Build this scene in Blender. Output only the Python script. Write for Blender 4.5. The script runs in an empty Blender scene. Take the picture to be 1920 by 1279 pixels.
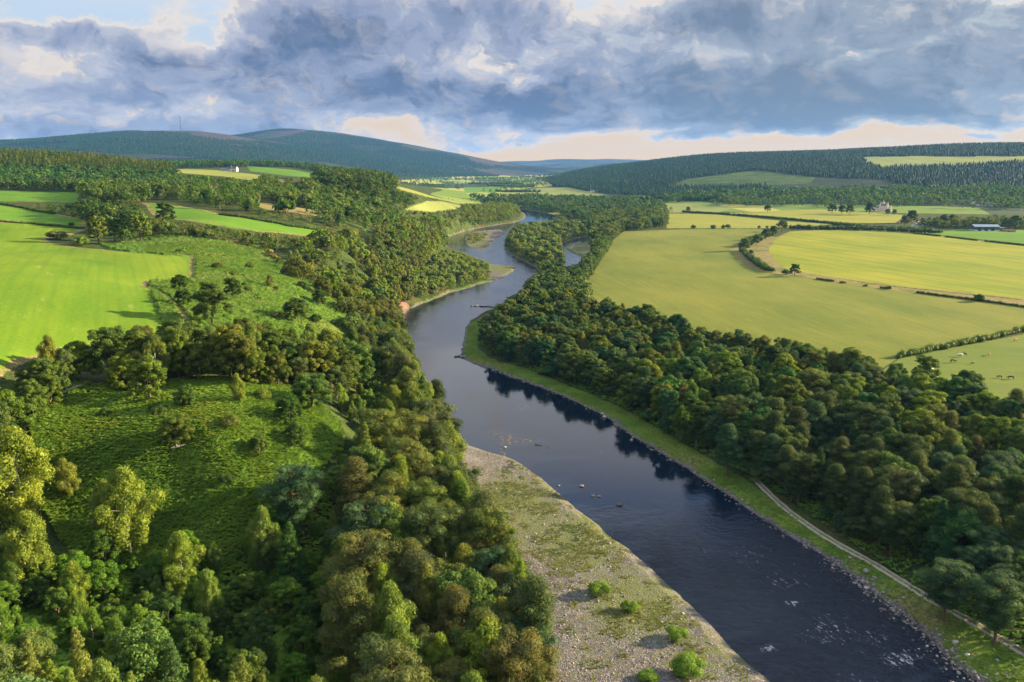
import bpy, math, random
import numpy as np
from mathutils import Vector
R = math.radians
random.seed(7)
C = bpy.context.scene.collection
scn = bpy.context.scene

# ------------------------------------------------------------------ camera
W0, H0, F0 = 1920.0, 1279.0, 1493.0
CAMZ, PITCH = 85.0, R(12.26)
cd = bpy.data.cameras.new("camera")
cam = bpy.data.objects.new("camera", cd); C.objects.link(cam)
cd.sensor_width = 36.0; cd.lens = 36.0 * F0 / W0
cd.clip_start = 0.5; cd.clip_end = 90000.0
cam.location = (0, 0, CAMZ); cam.rotation_euler = (math.pi/2 - PITCH, 0, 0)
scn.camera = cam
try:
    scn.view_settings.view_transform = 'Standard'; scn.view_settings.look = 'None'
except Exception:
    pass
EXPO = 2.9
scn.view_settings.exposure = EXPO
scn.view_settings.gamma = 1.0
scn.cycles.use_denoising = True
scn.cycles.max_bounces = 6; scn.cycles.diffuse_bounces = 3; scn.cycles.glossy_bounces = 3
scn.cycles.transmission_bounces = 3; scn.cycles.volume_bounces = 1
scn.cycles.caustics_reflective = False; scn.cycles.caustics_refractive = False
scn.cycles.sample_clamp_indirect = 4.0

# ------------------------------------------------------------------ sun + sky
SUN_EL, SUN_AZ = R(16.0), R(74.0)          # azimuth clockwise from +Y
sdir = Vector((math.sin(SUN_AZ)*math.cos(SUN_EL), math.cos(SUN_AZ)*math.cos(SUN_EL), math.sin(SUN_EL)))
ld = bpy.data.lights.new("sun", 'SUN'); ld.energy = 3.1; ld.angle = R(1.0); ld.color = (1.0, 0.77, 0.46)
sun = bpy.data.objects.new("sun", ld); C.objects.link(sun)
sun.rotation_euler = sdir.to_track_quat('Z', 'Y').to_euler(); sun.location = (400, 100, 400)

class NT:
    """tiny helper for node trees: values are floats, tuples or sockets"""
    def __init__(self, tree): self.t = tree
    def n(self, typ, **kw):
        nd = self.t.nodes.new(typ)
        for k, v in kw.items(): setattr(nd, k, v)
        return nd
    def put(self, sock, v):
        if v is None: return
        if isinstance(v, bpy.types.NodeSocket): self.t.links.new(v, sock)
        elif isinstance(v, (int, float)) and sock.type in ('RGBA', 'VECTOR'):
            sock.default_value = (v, v, v, 1) if sock.type == 'RGBA' else (v, v, v)
        elif isinstance(v, tuple) and sock.type == 'RGBA' and len(v) == 3: sock.default_value = (*v, 1)
        else: sock.default_value = v
    def m(self, op, a, b=None, c=None, clamp=False):
        nd = self.n('ShaderNodeMath', operation=op, use_clamp=clamp)
        self.put(nd.inputs[0], a); self.put(nd.inputs[1], b); self.put(nd.inputs[2], c)
        return nd.outputs[0]
    def add(self, *a):
        r = a[0]
        for x in a[1:]: r = self.m('ADD', r, x)
        return r
    def mul(self, a, b): return self.m('MULTIPLY', a, b)
    def sub(self, a, b): return self.m('SUBTRACT', a, b)
    def vm(self, op, a, b=None):
        nd = self.n('ShaderNodeVectorMath', operation=op); self.put(nd.inputs[0], a)
        if b is not None: self.put(nd.inputs[1], b)
        return nd.outputs[1] if op in ('DOT_PRODUCT', 'LENGTH', 'DISTANCE') else nd.outputs[0]
    def ss(self, x, a, b, lo=0.0, hi=1.0):
        nd = self.n('ShaderNodeMapRange', interpolation_type='SMOOTHSTEP')
        self.put(nd.inputs[0], x); nd.inputs[1].default_value = a; nd.inputs[2].default_value = b
        nd.inputs[3].default_value = lo; nd.inputs[4].default_value = hi
        return nd.outputs[0]
    def mix(self, f, a, b, blend='MIX'):
        nd = self.n('ShaderNodeMix', data_type='RGBA', blend_type=blend)
        self.put(nd.inputs[0], f); self.put(nd.inputs[6], a); self.put(nd.inputs[7], b)
        return nd.outputs[2]
    def noise(self, vec, scale, detail=4.0, rough=0.5, lac=2.0, dist=0.0):
        nd = self.n('ShaderNodeTexNoise'); self.put(nd.inputs['Vector'], vec)
        nd.inputs['Scale'].default_value = scale; nd.inputs['Detail'].default_value = detail
        nd.inputs['Roughness'].default_value = rough; nd.inputs['Lacunarity'].default_value = lac
        nd.inputs['Distortion'].default_value = dist
        return nd.outputs[0]
    def xyz(self, v):
        nd = self.n('ShaderNodeSeparateXYZ'); self.put(nd.inputs[0], v); return nd.outputs
    def comb(self, x, y, z=0.0):
        nd = self.n('ShaderNodeCombineXYZ'); self.put(nd.inputs[0], x); self.put(nd.inputs[1], y); self.put(nd.inputs[2], z)
        return nd.outputs[0]

world = bpy.data.worlds.new("World"); scn.world = world
world.use_nodes = True
def build_sky():
    t = world.node_tree; t.nodes.clear(); N = NT(t)
    out = N.n('ShaderNodeOutputWorld'); bg = N.n('ShaderNodeBackground')
    t.links.new(bg.outputs[0], out.inputs[0])
    sky = N.n('ShaderNodeTexSky', sky_type='NISHITA', sun_disc=False)
    sky.sun_elevation = SUN_EL; sky.sun_rotation = SUN_AZ; sky.air_density = 1.2; sky.dust_density = 2.0
    tc = N.n('ShaderNodeTexCoord'); d = tc.outputs['Generated']
    x, y, z = N.xyz(d)
    az = N.mul(N.m('ARCTAN2', x, y), 180/math.pi)            # degrees right of the valley axis
    el = N.mul(N.m('ARCSINE', z), 180/math.pi)
    elp = N.m('MAXIMUM', el, -1.0)
    q = N.comb(N.mul(az, 0.125), N.mul(N.m('LOGARITHM', N.add(elp, 6.0), math.e), 2.2), 0.0)
    wa = N.sub(N.noise(N.vm('ADD', q, (3.1, 7.7, 0)), 1.3, 8, .58), .5); wb = N.sub(N.noise(N.vm('ADD', q, (9.1, 2.7, 4)), 1.3, 8, .58), .5)
    qw = N.vm('ADD', q, N.comb(N.mul(wa, .7), N.mul(wb, .5)))
    azw = N.add(az, N.mul(wa, 10.0)); elw = N.add(el, N.mul(wb, 3.2))     # ragged outlines for the masses too
    def blob(a0, e0, sa, se, amp, tilt=0.0):
        da = N.mul(N.sub(azw, a0), 1/sa); de = N.mul(N.sub(N.sub(elw, e0), N.mul(N.sub(azw, a0), tilt)), 1/se)
        r2 = N.add(N.mul(da, da), N.mul(de, de))
        return N.mul(N.m('POWER', math.e, N.mul(N.m('POWER', r2, 1.4), -1.0)), amp)
    # masses of cloud: (azimuth, elevation, half widths, amount, tilt)
    lay = [blob(-14, 8.0, 6.0, 3.4, .40), blob(-4, 4.7, 9.0, 1.5, .40, -.06), blob(-3, 9, 9, 2.4, .22), blob(13, 4.7, 14, 2.2, .40), blob(12, 9.3, 6, 1.5, .30), blob(24, 6.5, 13, 4.6, .26), blob(20, 3.3, 10, .8, .22),
           blob(-25, 4.2, 11, 2.2, .20), blob(-26, 2.0, 12, .9, .22), blob(-29, 7.6, 4, .9, .26), blob(-20, 6.6, 3, .7, .2),
           blob(-28, 10.6, 10, 1.9, -.30), blob(-20.5, 8.0, 2.6, 1.0, -.16), blob(.8, 5.2, 1.3, .8, -.42), blob(9.5, 8.4, 5.2, .8, -.20, -.22), blob(6.2, 10.4, 1.6, 1.2, -.14), blob(31, 10.2, 3, .8, -.3), blob(26, 7.6, 5, .5, -.12, .35),
           blob(22, .9, 20, 1.7, -.55), blob(4, 1.0, 9, 1.0, -.16), blob(-9, 2.2, 8, .8, -.02), blob(-24, 3.4, 14, .5, -.06, .05), blob(12, 2.0, 3.5, .5, .34), blob(2, 1.9, 3, .3, .2), blob(27, 1.9, 4, .25, .25), blob(0, 24, 60, 9, -.30), blob(-5, 17, 5, 2.0, .12), blob(0, 13.5, 14, 2.2, -.12), blob(14, 17, 3, 1.5, .2), blob(6, 3.0, 4, .45, .14)]
    n1 = N.noise(qw, 1.5, 10, .58); n2 = N.noise(N.vm('ADD', qw, (11.3, 4.2, 2.0)), 4.2, 8, .62)
    n3 = N.noise(N.vm('ADD', qw, (1.3, 14.2, 6.0)), 12.0, 7, .65)
    st = N.noise(N.comb(N.add(N.mul(az, .08), N.mul(el, -.10)), N.add(N.mul(el, .55), N.mul(az, .10)), 1.0), 2.2, 6, .6)
    tex = N.add(N.mul(N.sub(n1, .5), 1.05), N.mul(N.sub(n2, .5), .42), N.mul(N.sub(n3, .5), .16), N.mul(N.mul(N.sub(st, .5), N.ss(az, 6, 24)), .45))
    D = N.add(*lay, tex, .46)
    n1s = N.noise(N.vm('ADD', qw, (.09, .08, 0)), 1.5, 10, .58)
    rim = N.sub(n1, n1s)                                     # thinner toward the sun: that edge is lit
    lin = lambda c: tuple((v/255/12.92 if v/255 <= .04045 else ((v/255+.055)/1.055)**2.4) for v in c)
    cc = lambda *c: tuple(v/2**EXPO for v in lin(c))
    grad = N.mix(N.ss(el, .6, 5.0), cc(249, 202, 126), cc(224, 210, 196))
    grad = N.mix(N.ss(el, 4.5, 9.0), grad, cc(196, 216, 236))
    grad = N.mix(N.mul(N.ss(az, -6, -26), N.ss(el, 3, 0)), grad, cc(176, 198, 222))
    up = N.mix(1.0, sky.outputs[0], (.10, .10, .10), 'MULTIPLY'); up = N.mix(.8, up, cc(232, 236, 244))
    grad = N.mix(N.ss(el, 9, 12), grad, cc(226, 228, 236))
    grad = N.mix(N.ss(el, 19, 27), grad, cc(112, 160, 228))
    grad = N.mix(N.ss(el, 40, 58), grad, up)
    right = N.ss(az, -2, 22)
    cream = N.mix(N.ss(el, 2, 8), cc(238, 214, 188), cc(234, 224, 216))
    light = N.mix(right, cc(190, 194, 208), cc(186, 194, 200))
    mid = N.mix(right, cc(156, 166, 192), cc(153, 165, 182))
    dark = N.mix(right, cc(95, 115, 150), cc(118, 134, 156))
    c = N.mix(N.ss(D, .27, .43), grad, cream)
    c = N.mix(N.ss(D, .41, .50), c, light)
    c = N.mix(N.ss(D, .50, .64), c, mid)
    c = N.mix(N.ss(N.add(D, N.mul(N.sub(n2, .5), .5)), .62, 1.02), c, dark)
    on = N.ss(D, .38, .48)
    c = N.mix(N.mul(N.mul(N.ss(rim, .01, .13), N.ss(D, .95, .55, .15, .6)), on), c, cream)
    c = N.mix(N.mul(N.mul(N.ss(rim, -.01, -.12), .45), on), c, N.mix(right, cc(98, 122, 160), cc(112, 132, 160)))
    c = N.mix(N.ss(el, 40, 58), c, N.mix(.85, c, up))
    c = N.mix(N.ss(el, -0.5, -4), c, cc(90, 110, 80))
    br = N.add(1.0, N.mul(N.ss(y, .05, -.45), N.ss(el, 0, 14, 0, .5)), N.ss(el, 42, 62, 0, .5), N.mul(N.ss(el, 11, 14, 0, .35), N.ss(el, 40, 30)))   # sky boost: added fill light behind viewer and overhead, plus band for river reflections
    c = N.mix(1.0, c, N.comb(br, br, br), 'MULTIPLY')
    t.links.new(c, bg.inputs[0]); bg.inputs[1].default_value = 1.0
build_sky()

# ------------------------------------------------------------------ pixel <-> world helpers (photo pixels, 1920 x 1279)
cp, sp = math.cos(PITCH), math.sin(PITCH)
def ray(u, v):
    a = (np.asarray(u, float)-W0/2)/F0; b = (H0/2-np.asarray(v, float))/F0
    return np.stack([a, cp+b*sp, -sp+b*cp], -1)
def plane_hit(u, v, z):
    r = ray(u, v); t = (z-CAMZ)/r[..., 2]
    return r[..., :2]*t[..., None]
def project(x, y, z):
    dz = z-CAMZ; f = y*cp-dz*sp; up = y*sp+dz*cp
    f = np.where(f > .1, f, .1)
    return W0/2+F0*x/f, H0/2-F0*up/f

def _hash(ix, iy, s):
    h = (ix.astype(np.int64)*374761393 + iy.astype(np.int64)*668265263 + s*974711) & 0xFFFFFFFF
    h = ((h ^ (h >> 13))*1274126177) & 0xFFFFFFFF
    return ((h ^ (h >> 16)) & 0xFFFF)/65535.0
def vnoise(x, y, s=0):
    ix = np.floor(x); iy = np.floor(y); fx = x-ix; fy = y-iy
    fx = fx*fx*(3-2*fx); fy = fy*fy*(3-2*fy)
    a = _hash(ix, iy, s); b = _hash(ix+1, iy, s); c = _hash(ix, iy+1, s); d = _hash(ix+1, iy+1, s)
    return (a*(1-fx)+b*fx)*(1-fy)+(c*(1-fx)+d*fx)*fy
def fbm(x, y, o=4, s=0):
    r = 0; a = .5
    for k in range(o):
        r = r+a*vnoise(x, y, s+k*17); x = x*2.03+5.1; y = y*2.03+1.7; a *= .5
    return r/(1-.5**o)
def sstep(x, a, b):
    t = np.clip((x-a)/(b-a), 0, 1); return t*t*(3-2*t)
def inpoly(px, py, poly):
    p = np.asarray(poly, float); r = np.zeros(np.shape(px), bool); n = len(p)
    mnx, mny = p.min(0); mxx, mxy = p.max(0)
    sel = np.nonzero((px >= mnx) & (px <= mxx) & (py >= mny) & (py <= mxy))
    x = px[sel]; y = py[sel]; q = np.zeros(x.shape, bool)
    for i in range(n):
        x0, y0 = p[i]; x1, y1 = p[(i+1) % n]
        if y0 == y1: continue
        q ^= ((y0 > y) != (y1 > y)) & (x < (x1-x0)*(y-y0)/(y1-y0)+x0)
    r[sel] = q; return r
def segdist(px, py, poly, closed=True):
    p = np.asarray(poly, float); n = len(p); d = np.full(np.shape(px), 1e9)
    for i in range(n if closed else n-1):
        ax, ay = p[i]; bx, by = p[(i+1) % n]; ex, ey = bx-ax, by-ay; L = ex*ex+ey*ey+1e-9
        t = np.clip(((px-ax)*ex+(py-ay)*ey)/L, 0, 1)
        d = np.minimum(d, (px-ax-t*ex)**2+(py-ay-t*ey)**2)
    return np.sqrt(d)
def smooth_poly(pts, it=2, closed=True):
    p = np.asarray(pts, float)
    for _ in range(it):
        q = np.roll(p, -1, 0) if closed else p[1:]; a = p if closed else p[:-1]
        m = np.stack([a*.75+q*.25, a*.25+q*.75], 1).reshape(-1, 2)
        p = m if closed else np.vstack([p[:1], m, p[-1:]])
    return p

# ------------------------------------------------------------------ river outline
right_bank = [(2700, 1905), (2200, 1545), (1832, 1279), (1774, 1232), (1736, 1189), (1662, 1131), (1598, 1078), (1545, 1040), (1492, 1014), (1460, 993), (1418, 966), (1375, 934), (1333, 908), (1280, 874), (1224, 841), (1171, 807), (1134, 780), (1075, 751), (1017, 727), (958, 706), (916, 690), (873, 676), (862, 668), (866, 655), (870, 640), (873, 621), (880, 602), (901, 588), (932, 577), (950, 560), (979, 544), (981, 530), (1005, 513), (1053, 503), (1094, 492), (1087, 479), (1067, 472), (1061, 465), (1070, 460), (1101, 455), (1103, 443), (1090, 445), (1053, 455), (1049, 465), (1063, 486), (1056, 499), (1040, 503), (1015, 507), (988, 492), (946, 472), (944, 455), (955, 437), (960, 430), (968, 420), (985, 417), (1042, 413), (1046, 405), (1030, 401), (988, 394), (975, 390)]
left_bank = [(965, 392), (985, 400), (984, 412), (960, 418), (936, 421), (895, 428), (860, 437), (838, 446), (833, 455), (840, 465), (846, 468), (870, 474), (881, 480), (901, 486), (932, 496), (963, 499), (965, 506), (950, 517), (915, 529), (881, 539), (836, 551), (805, 565), (778, 575), (754, 589), (752, 605), (762, 640), (780, 680), (800, 720), (820, 765), (843, 812), (852, 823), (889, 839), (937, 852), (969, 863), (1022, 903), (1075, 950), (1118, 982), (1171, 1027), (1224, 1067), (1280, 1123), (1333, 1173), (1386, 1232), (1439, 1274), (1900, 1660), (2200, 1905)]
water_px = right_bank+left_bank
WATER = smooth_poly(plane_hit([p[0] for p in water_px], [p[1] for p in water_px], 0.0), 1)
islands_px = [[(868, 449), (873, 440), (890, 435), (920, 431), (944, 432), (945, 438), (930, 448), (917, 458), (912, 468), (895, 467), (875, 461)],
              ]
ISL = [smooth_poly(plane_hit([p[0] for p in q], [p[1] for p in q], 0.0), 2) for q in islands_px]
pool_px = [(878, 480), (905, 485), (930, 489), (955, 497), (940, 499), (905, 490), (885, 486)]
POOL = smooth_poly(plane_hit([p[0] for p in pool_px], [p[1] for p in pool_px], 0.0), 2)

# ------------------------------------------------------------------ terrain: smooth surface through surveyed points, in log-polar space
ctl = []
def cv(u, v, z): p = plane_hit(u, v, z); ctl.append((p[0], p[1], z))
def cdz(u, d, z): a = (u-960)/F0; ctl.append((a*d*1.0, d, z))
for l in [(-100, 1279, 22), (100, 1279, 18), (300, 1279, 14), (500, 1279, 10), (700, 1279, 6), (880, 1279, 3.5), (1000, 1279, 2.4), (-300, 1100, 26),
          (100, 1000, 20), (-100, 1000, 25), (300, 1050, 15), (480, 1050, 12), (600, 1050, 10), (700, 1000, 11), (800, 1000, 7), (870, 1000, 3), (800, 920, 9), (850, 900, 4),
          (620, 800, 27), (740, 800, 17), (800, 820, 9), (830, 835, 4), (760, 860, 11), (680, 900, 15), (895, 897, 2.2), (921, 1003, 2.2), (953, 1067, 2.2), (985, 1120, 2.2), (1030, 1279, 2.2),
          (1000, 950, 1.8), (1100, 1100, 1.8), (1200, 1200, 1.6), (1250, 1279, 1.5),
          (100, 770, 35), (350, 745, 34.5), (550, 760, 31), (400, 830, 32), (250, 850, 31), (520, 900, 23), (150, 900, 27), (350, 950, 21), (0, 900, 30), (-200, 850, 38),
          (200, 690, 37), (430, 680, 35.5), (560, 700, 31), (660, 720, 25), (720, 730, 14), (-100, 720, 44),
          (0, 680, 44.5), (350, 610, 40), (200, 600, 43.5), (0, 600, 47), (360, 480, 42), (200, 470, 44.5), (0, 420, 52), (-200, 500, 55), (120, 450, 46.5), (300, 540, 41.5),
          (600, 600, 31), (500, 560, 35), (520, 640, 30), (440, 620, 36), (640, 620, 24), (690, 640, 12), (450, 500, 40), (560, 530, 34), (640, 560, 24), (690, 560, 12),
          (140, 418, 50), (0, 395, 56), (30, 362, 62), (150, 366, 60), (-150, 370, 66), (250, 440, 46),
          (300, 385, 58), (450, 405, 52), (620, 440, 45.5), (340, 418, 52), (430, 460, 42), (480, 470, 38), (540, 480, 33), (620, 480, 30), (640, 455, 38), (700, 480, 22), (700, 520, 16), (760, 520, 8), (740, 470, 22), (760, 450, 24), (790, 440, 18),
          (500, 390, 54), (620, 402, 48.5), (700, 410, 40), (760, 400, 36), (740, 425, 33)]: cv(*l)
for l in [(0, 820, 66), (330, 820, 62), (0, 1150, 100), (-300, 1150, 112), (200, 1150, 93), (330, 1130, 79), (0, 1700, 84), (300, 1700, 78), (-400, 1700, 95),
          (350, 1300, 77), (480, 1300, 73), (560, 1230, 69), (450, 1560, 80), (500, 1750, 85), (585, 1600, 78), (300, 1980, 92), (600, 2000, 86), (400, 2000, 92), (0, 2200, 82), (300, 3000, 55), (600, 2700, 50), (700, 2000, 60), (760, 1800, 40),
          (650, 900, 69), (600, 950, 66), (745, 1130, 62), (760, 1000, 57), (830, 1080, 50), (905, 1080, 36), (820, 930, 36), (780, 900, 42), (860, 980, 28), (700, 1100, 66), (880, 1400, 20), (800, 1500, 38),
          # right bank plain
          (1500, 60, 2), (1500, 100, 2.4), (2300, 100, 4), (-400, 60, 22), (500, 55, 8), (1100, 50, 0.5), (2300, 250, 5), (2300, 500, 5), (2300, 900, 7), (2300, 1400, 10)]: cdz(*l)
for l in [(1300, 650, 3.2), (1600, 560, 4), (1800, 650, 4), (1900, 500, 5), (1300, 430, 6), (1300, 520, 4.5), (1450, 600, 4), (1600, 440, 6), (1900, 440, 8), (1200, 410, 5), (1100, 600, 2.6), (1500, 800, 3), (1800, 850, 3.4), (1800, 1000, 3), (1920, 1150, 3), (1000, 640, 2.4), (1130, 680, 2.6), (1300, 395, 8), (1400, 400, 8), (1000, 375, 5), (1150, 440, 3.5), (1120, 470, 3), (1180, 395, 5), (1060, 430, 2.2), (1000, 450, 1.8), (1000, 480, 1.8), (1655, 388, 14), (1800, 400, 12), (1100, 372, 6), (960, 352, 8), (1920, 400, 14)]: cv(*l)
for l in [(1300, 1900, 18), (1600, 2000, 34), (1920, 2000, 40), (2300, 2000, 45), (1100, 2500, 10), (1200, 2300, 16), (1300, 2500, 48), (1450, 2300, 50), (1600, 2300, 58), (1920, 2300, 70), (1620, 2700, 104), (1920, 2650, 110), (2300, 2600, 110),
          (1920, 3100, 172), (1750, 3150, 162), (1600, 3300, 152), (1450, 3600, 148), (1300, 3800, 138), (1200, 4000, 108), (1100, 4200, 80), (1040, 4300, 40), (1000, 4000, 14), (2300, 3100, 180),
          (1920, 4500, 150), (1300, 5000, 100), (1100, 5500, 40), (1020, 6000, 20), (1600, 5000, 140), (2300, 5000, 150),
          (900, 2500, 12), (800, 3000, 14), (960, 3000, 12), (880, 4000, 14), (960, 5000, 20), (700, 3500, 24), (600, 3800, 80), (800, 4800, 22), (900, 5600, 30),
          # far hills, photo's skyline on the left and beyond
          (-500, 6000, 250), (-100, 6000, 258), (0, 6000, 264), (150, 6000, 302), (260, 6000, 346), (330, 6000, 356), (420, 6000, 346), (480, 5900, 280), (560, 5500, 190), (650, 5200, 110), (720, 5000, 60),
          (-300, 3800, 120), (0, 3800, 128), (200, 3800, 130), (400, 3800, 118), (-100, 4900, 190), (200, 4900, 215), (400, 4900, 205), (500, 4700, 150),
          (-100, 6900, 230), (200, 6900, 280), (400, 6700, 290), (480, 6800, 300),
          (480, 7600, 390), (545, 7600, 462), (600, 7600, 428), (640, 7600, 405), (740, 7500, 326), (850, 7300, 222), (930, 7100, 115), (965, 7000, 60), (600, 6600, 290), (700, 6500, 190), (800, 6300, 110), (880, 6300, 55), (300, 8000, 330), (0, 8000, 250),
          (550, 9500, 330), (750, 9500, 220), (950, 9000, 60), (1000, 9000, 50), (1100, 9000, 70),
          (940, 11500, 60), (1000, 11500, 60), (1030, 11500, 110), (1060, 11500, 172), (1100, 11500, 200), (1160, 11500, 165), (1250, 11500, 160), (1018, 13600, 190), (1045, 13600, 275), (1075, 13600, 215), (960, 13600, 150), (1500, 12000, 150), (1900, 10000, 150), (800, 12000, 160), (500, 13000, 240), (0, 12000, 240),
          (940, 20000, 250), (1000, 20000, 320), (1040, 20000, 345), (1080, 20000, 280), (900, 20000, 220), (700, 22000, 200), (1300, 22000, 200), (1900, 22000, 150), (0, 22000, 220), (-800, 22000, 220), (2700, 22000, 150), (-800, 8000, 240), (2700, 8000, 150), (-800, 3000, 110), (2700, 3000, 170), (-800, 1500, 100), (-900, 600, 70), (-800, 200, 50), (2700, 1500, 15), (2700, 400, 6), (2700, 180, 4)]: cdz(*l)
# banks of the river
def along(pts, step, z0, off=0):
    p = np.asarray(pts, float)
    for i in range(0, len(p), step):
        ctl.append((p[i][0], p[i][1], z0))
along(plane_hit([p[0] for p in right_bank[1:]], [p[1] for p in right_bank[1:]], 0.8), 1, 1.0)
along(plane_hit([p[0] for p in left_bank[:-1]], [p[1] for p in left_bank[:-1]], 0.8), 1, 1.0)
for q in [(905, 450), (885, 445), (930, 440), (850, 452), (870, 478), (900, 476), (965, 470), (930, 480), (985, 500), (1000, 405), (950, 425), (1080, 468), (1090, 480), (880, 500), (900, 510), (850, 520), (830, 535), (1000, 460), (1010, 480), (1040, 440), (980, 440), (920, 560), (840, 600), (830, 640)]: cv(q[0], q[1], .9)
ctl = np.array(ctl)
def lp(x, y): return np.arctan2(x, y), np.log(np.hypot(x, y))
cth, cld = lp(ctl[:, 0], ctl[:, 1])
_r = np.hypot(cth[:, None]-cth, cld[:, None]-cld)
_cz = ctl[:, 2]
_A = np.zeros((len(ctl)+3,)*2); n_ = len(ctl)
_A[:n_, :n_] = np.sqrt(_r**2+.03**2) + np.eye(n_)*-0.012
_A[:n_, n_] = 1; _A[:n_, n_+1] = cth; _A[:n_, n_+2] = cld; _A[n_:, :n_] = _A[:n_, n_:].T
_w = np.linalg.solve(_A, np.concatenate([_cz, [0, 0, 0]]))
def base_h(th, l):
    r = np.empty(th.shape); fth = th.ravel(); fl = l.ravel(); o = np.empty(fth.size)
    for i in range(0, fth.size, 40000):
        a = fth[i:i+40000, None]; b = fl[i:i+40000, None]
        o[i:i+40000] = np.sqrt((a-cth)**2+(b-cld)**2+.03**2)@_w[:n_]+_w[n_]+a[:, 0]*_w[n_+1]+b[:, 0]*_w[n_+2]
    return o.reshape(th.shape)
th_in = np.arange(-35.5, 35.5, .085)
TH = np.radians(np.concatenate([np.arange(-60, -35.5, .5), th_in, np.arange(35.5, 60.1, .5)]))
_ld = [math.log(42)]
while _ld[-1] < math.log(14500):
    d = math.exp(_ld[-1]); _ld.append(_ld[-1]+(.0042 if d < 1300 else .0058 if d < 3000 else .009))
LD = np.array(_ld)
# base surface on a coarse grid, then bilinear to the fine one
cT = np.linspace(TH[0], TH[-1], 300); cL = np.linspace(LD[0], LD[-1], 420)
cH = base_h(*np.meshgrid(cT, cL))
def bil(grid, gx, gy, x, y):
    i = np.clip(np.searchsorted(gx, x)-1, 0, len(gx)-2); j = np.clip(np.searchsorted(gy, y)-1, 0, len(gy)-2)
    fx = np.clip((x-gx[i])/(gx[i+1]-gx[i]), 0, 1); fy = np.clip((y-gy[j])/(gy[j+1]-gy[j]), 0, 1)
    return (grid[j, i]*(1-fx)+grid[j, i+1]*fx)*(1-fy)+(grid[j+1, i]*(1-fx)+grid[j+1, i+1]*fx)*fy
GT, GL = np.meshgrid(TH, LD)
GD = np.exp(GL); GX = GD*np.sin(GT); GY = GD*np.cos(GT)
HB = bil(cH, cT, cL, GT, GL)
# far hills carry ridges and gullies
amp = sstep(GD, 1500, 5000)
HB = HB+amp*np.minimum(1, np.maximum(HB-15, 0)/80)*((fbm(GX/900, GY/900, 4, 3)-.5)*34+(fbm(GX/260, GY/260, 3, 5)-.5)*9)
left = sstep(HB, 6, 16)*(1-sstep(GD, 900, 1500))
HB = HB+left*((fbm(GX/38, GY/38, 3, 9)-.5)*2.6)
HB = np.where(HB < .6, .6+(HB-.6)*.15, HB)
# river bed
near = GD < 2200
DW = np.full(GD.shape, 1e3); ys, xs = np.nonzero(near & (np.abs(GT) < R(60)))
px, py = GX[ys, xs], GY[ys, xs]
jx = (fbm(px/7, py/7, 3, 21)-.5)*3.0*np.clip(np.hypot(px, py)/400, .25, 1.5)
jy = (fbm(px/7+50, py/7, 3, 22)-.5)*3.0*np.clip(np.hypot(px, py)/400, .25, 1.5)
px, py = px+jx, py+jy
ins = inpoly(px, py, WATER); dw = np.where(ins, -1, 1)*segdist(px, py, WATER)
for q in ISL: di = segdist(px, py, q)*np.where(inpoly(px, py, q), 1, -1); dw = np.maximum(dw, di)
dp = segdist(px, py, POOL)*np.where(inpoly(px, py, POOL), -1, 1); dw = np.minimum(dw, dp)
DW[ys, xs] = dw
bank = sstep(DW, 0, 9)
H = np.where(DW > 0, np.minimum(HB, .12+DW*.30)*(1-bank)+HB*bank, -np.minimum(-DW*.22+.06, 2.0))
H = np.where(np.abs(DW) < 900, H, HB)
for q in ISL: H = np.where((GD < 1500) & inpoly(GX, GY, q), np.minimum(H, .9+.5*fbm(GX/6, GY/6, 3, 8)), H)
PU, PV = project(GX, GY, H)
# shoal in mid stream, just under and over the surface
shoal = [(912, 812), (945, 808), (985, 820), (1030, 835), (1060, 850), (1000, 838), (965, 832), (955, 850), (940, 858), (930, 846), (930, 830)]
SH = plane_hit([p[0] for p in shoal], [p[1] for p in shoal], 0)
sel = (DW < 0) & (GD < 400)
_d = np.full(GD.shape, 99.); _d[sel] = segdist(GX[sel], GY[sel], SH)*np.where(inpoly(GX[sel], GY[sel], SH), -1, 1)
sh = sstep(_d, 3.0, -1.5)
H = np.where(sel & (_d < 3), H*(1-sh)+sh*((fbm(GX/1.1, GY/1.1, 3, 31)-.56)*.55), H)
NR, NC = H.shape

def hgt(x, y):
    x = np.asarray(x, float); y = np.asarray(y, float)
    return bil(H, TH, LD, np.arctan2(x, y), np.log(np.hypot(x, y)))
def G(u, v, dmin=0, h=0.0):
    """ground point seen at a photo pixel (h: seen that high above the ground)"""
    r = ray(u, v); hd = math.hypot(r[0], r[1]); d = np.exp(LD); d = d[d > dmin]
    x = r[0]/hd*d; y = r[1]/hd*d; zr = CAMZ+r[2]/hd*d; g = hgt(x, y)+h
    k = np.nonzero(zr <= g)[0]
    if len(k) == 0: i = len(d)-1; return np.array([x[i], y[i], g[i]-h])
    i = k[0]
    if i == 0: return np.array([x[0], y[0], g[0]-h])
    a, b = zr[i-1]-g[i-1], g[i]-zr[i]; t = a/(a+b+1e-9)
    X, Y = x[i-1]*(1-t)+x[i]*t, y[i-1]*(1-t)+y[i]*t
    return np.array([X, Y, float(hgt(X, Y))])
def GP(pts, dmin=0): return np.array([G(u, v, dmin)[:2] for u, v in pts])

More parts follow.
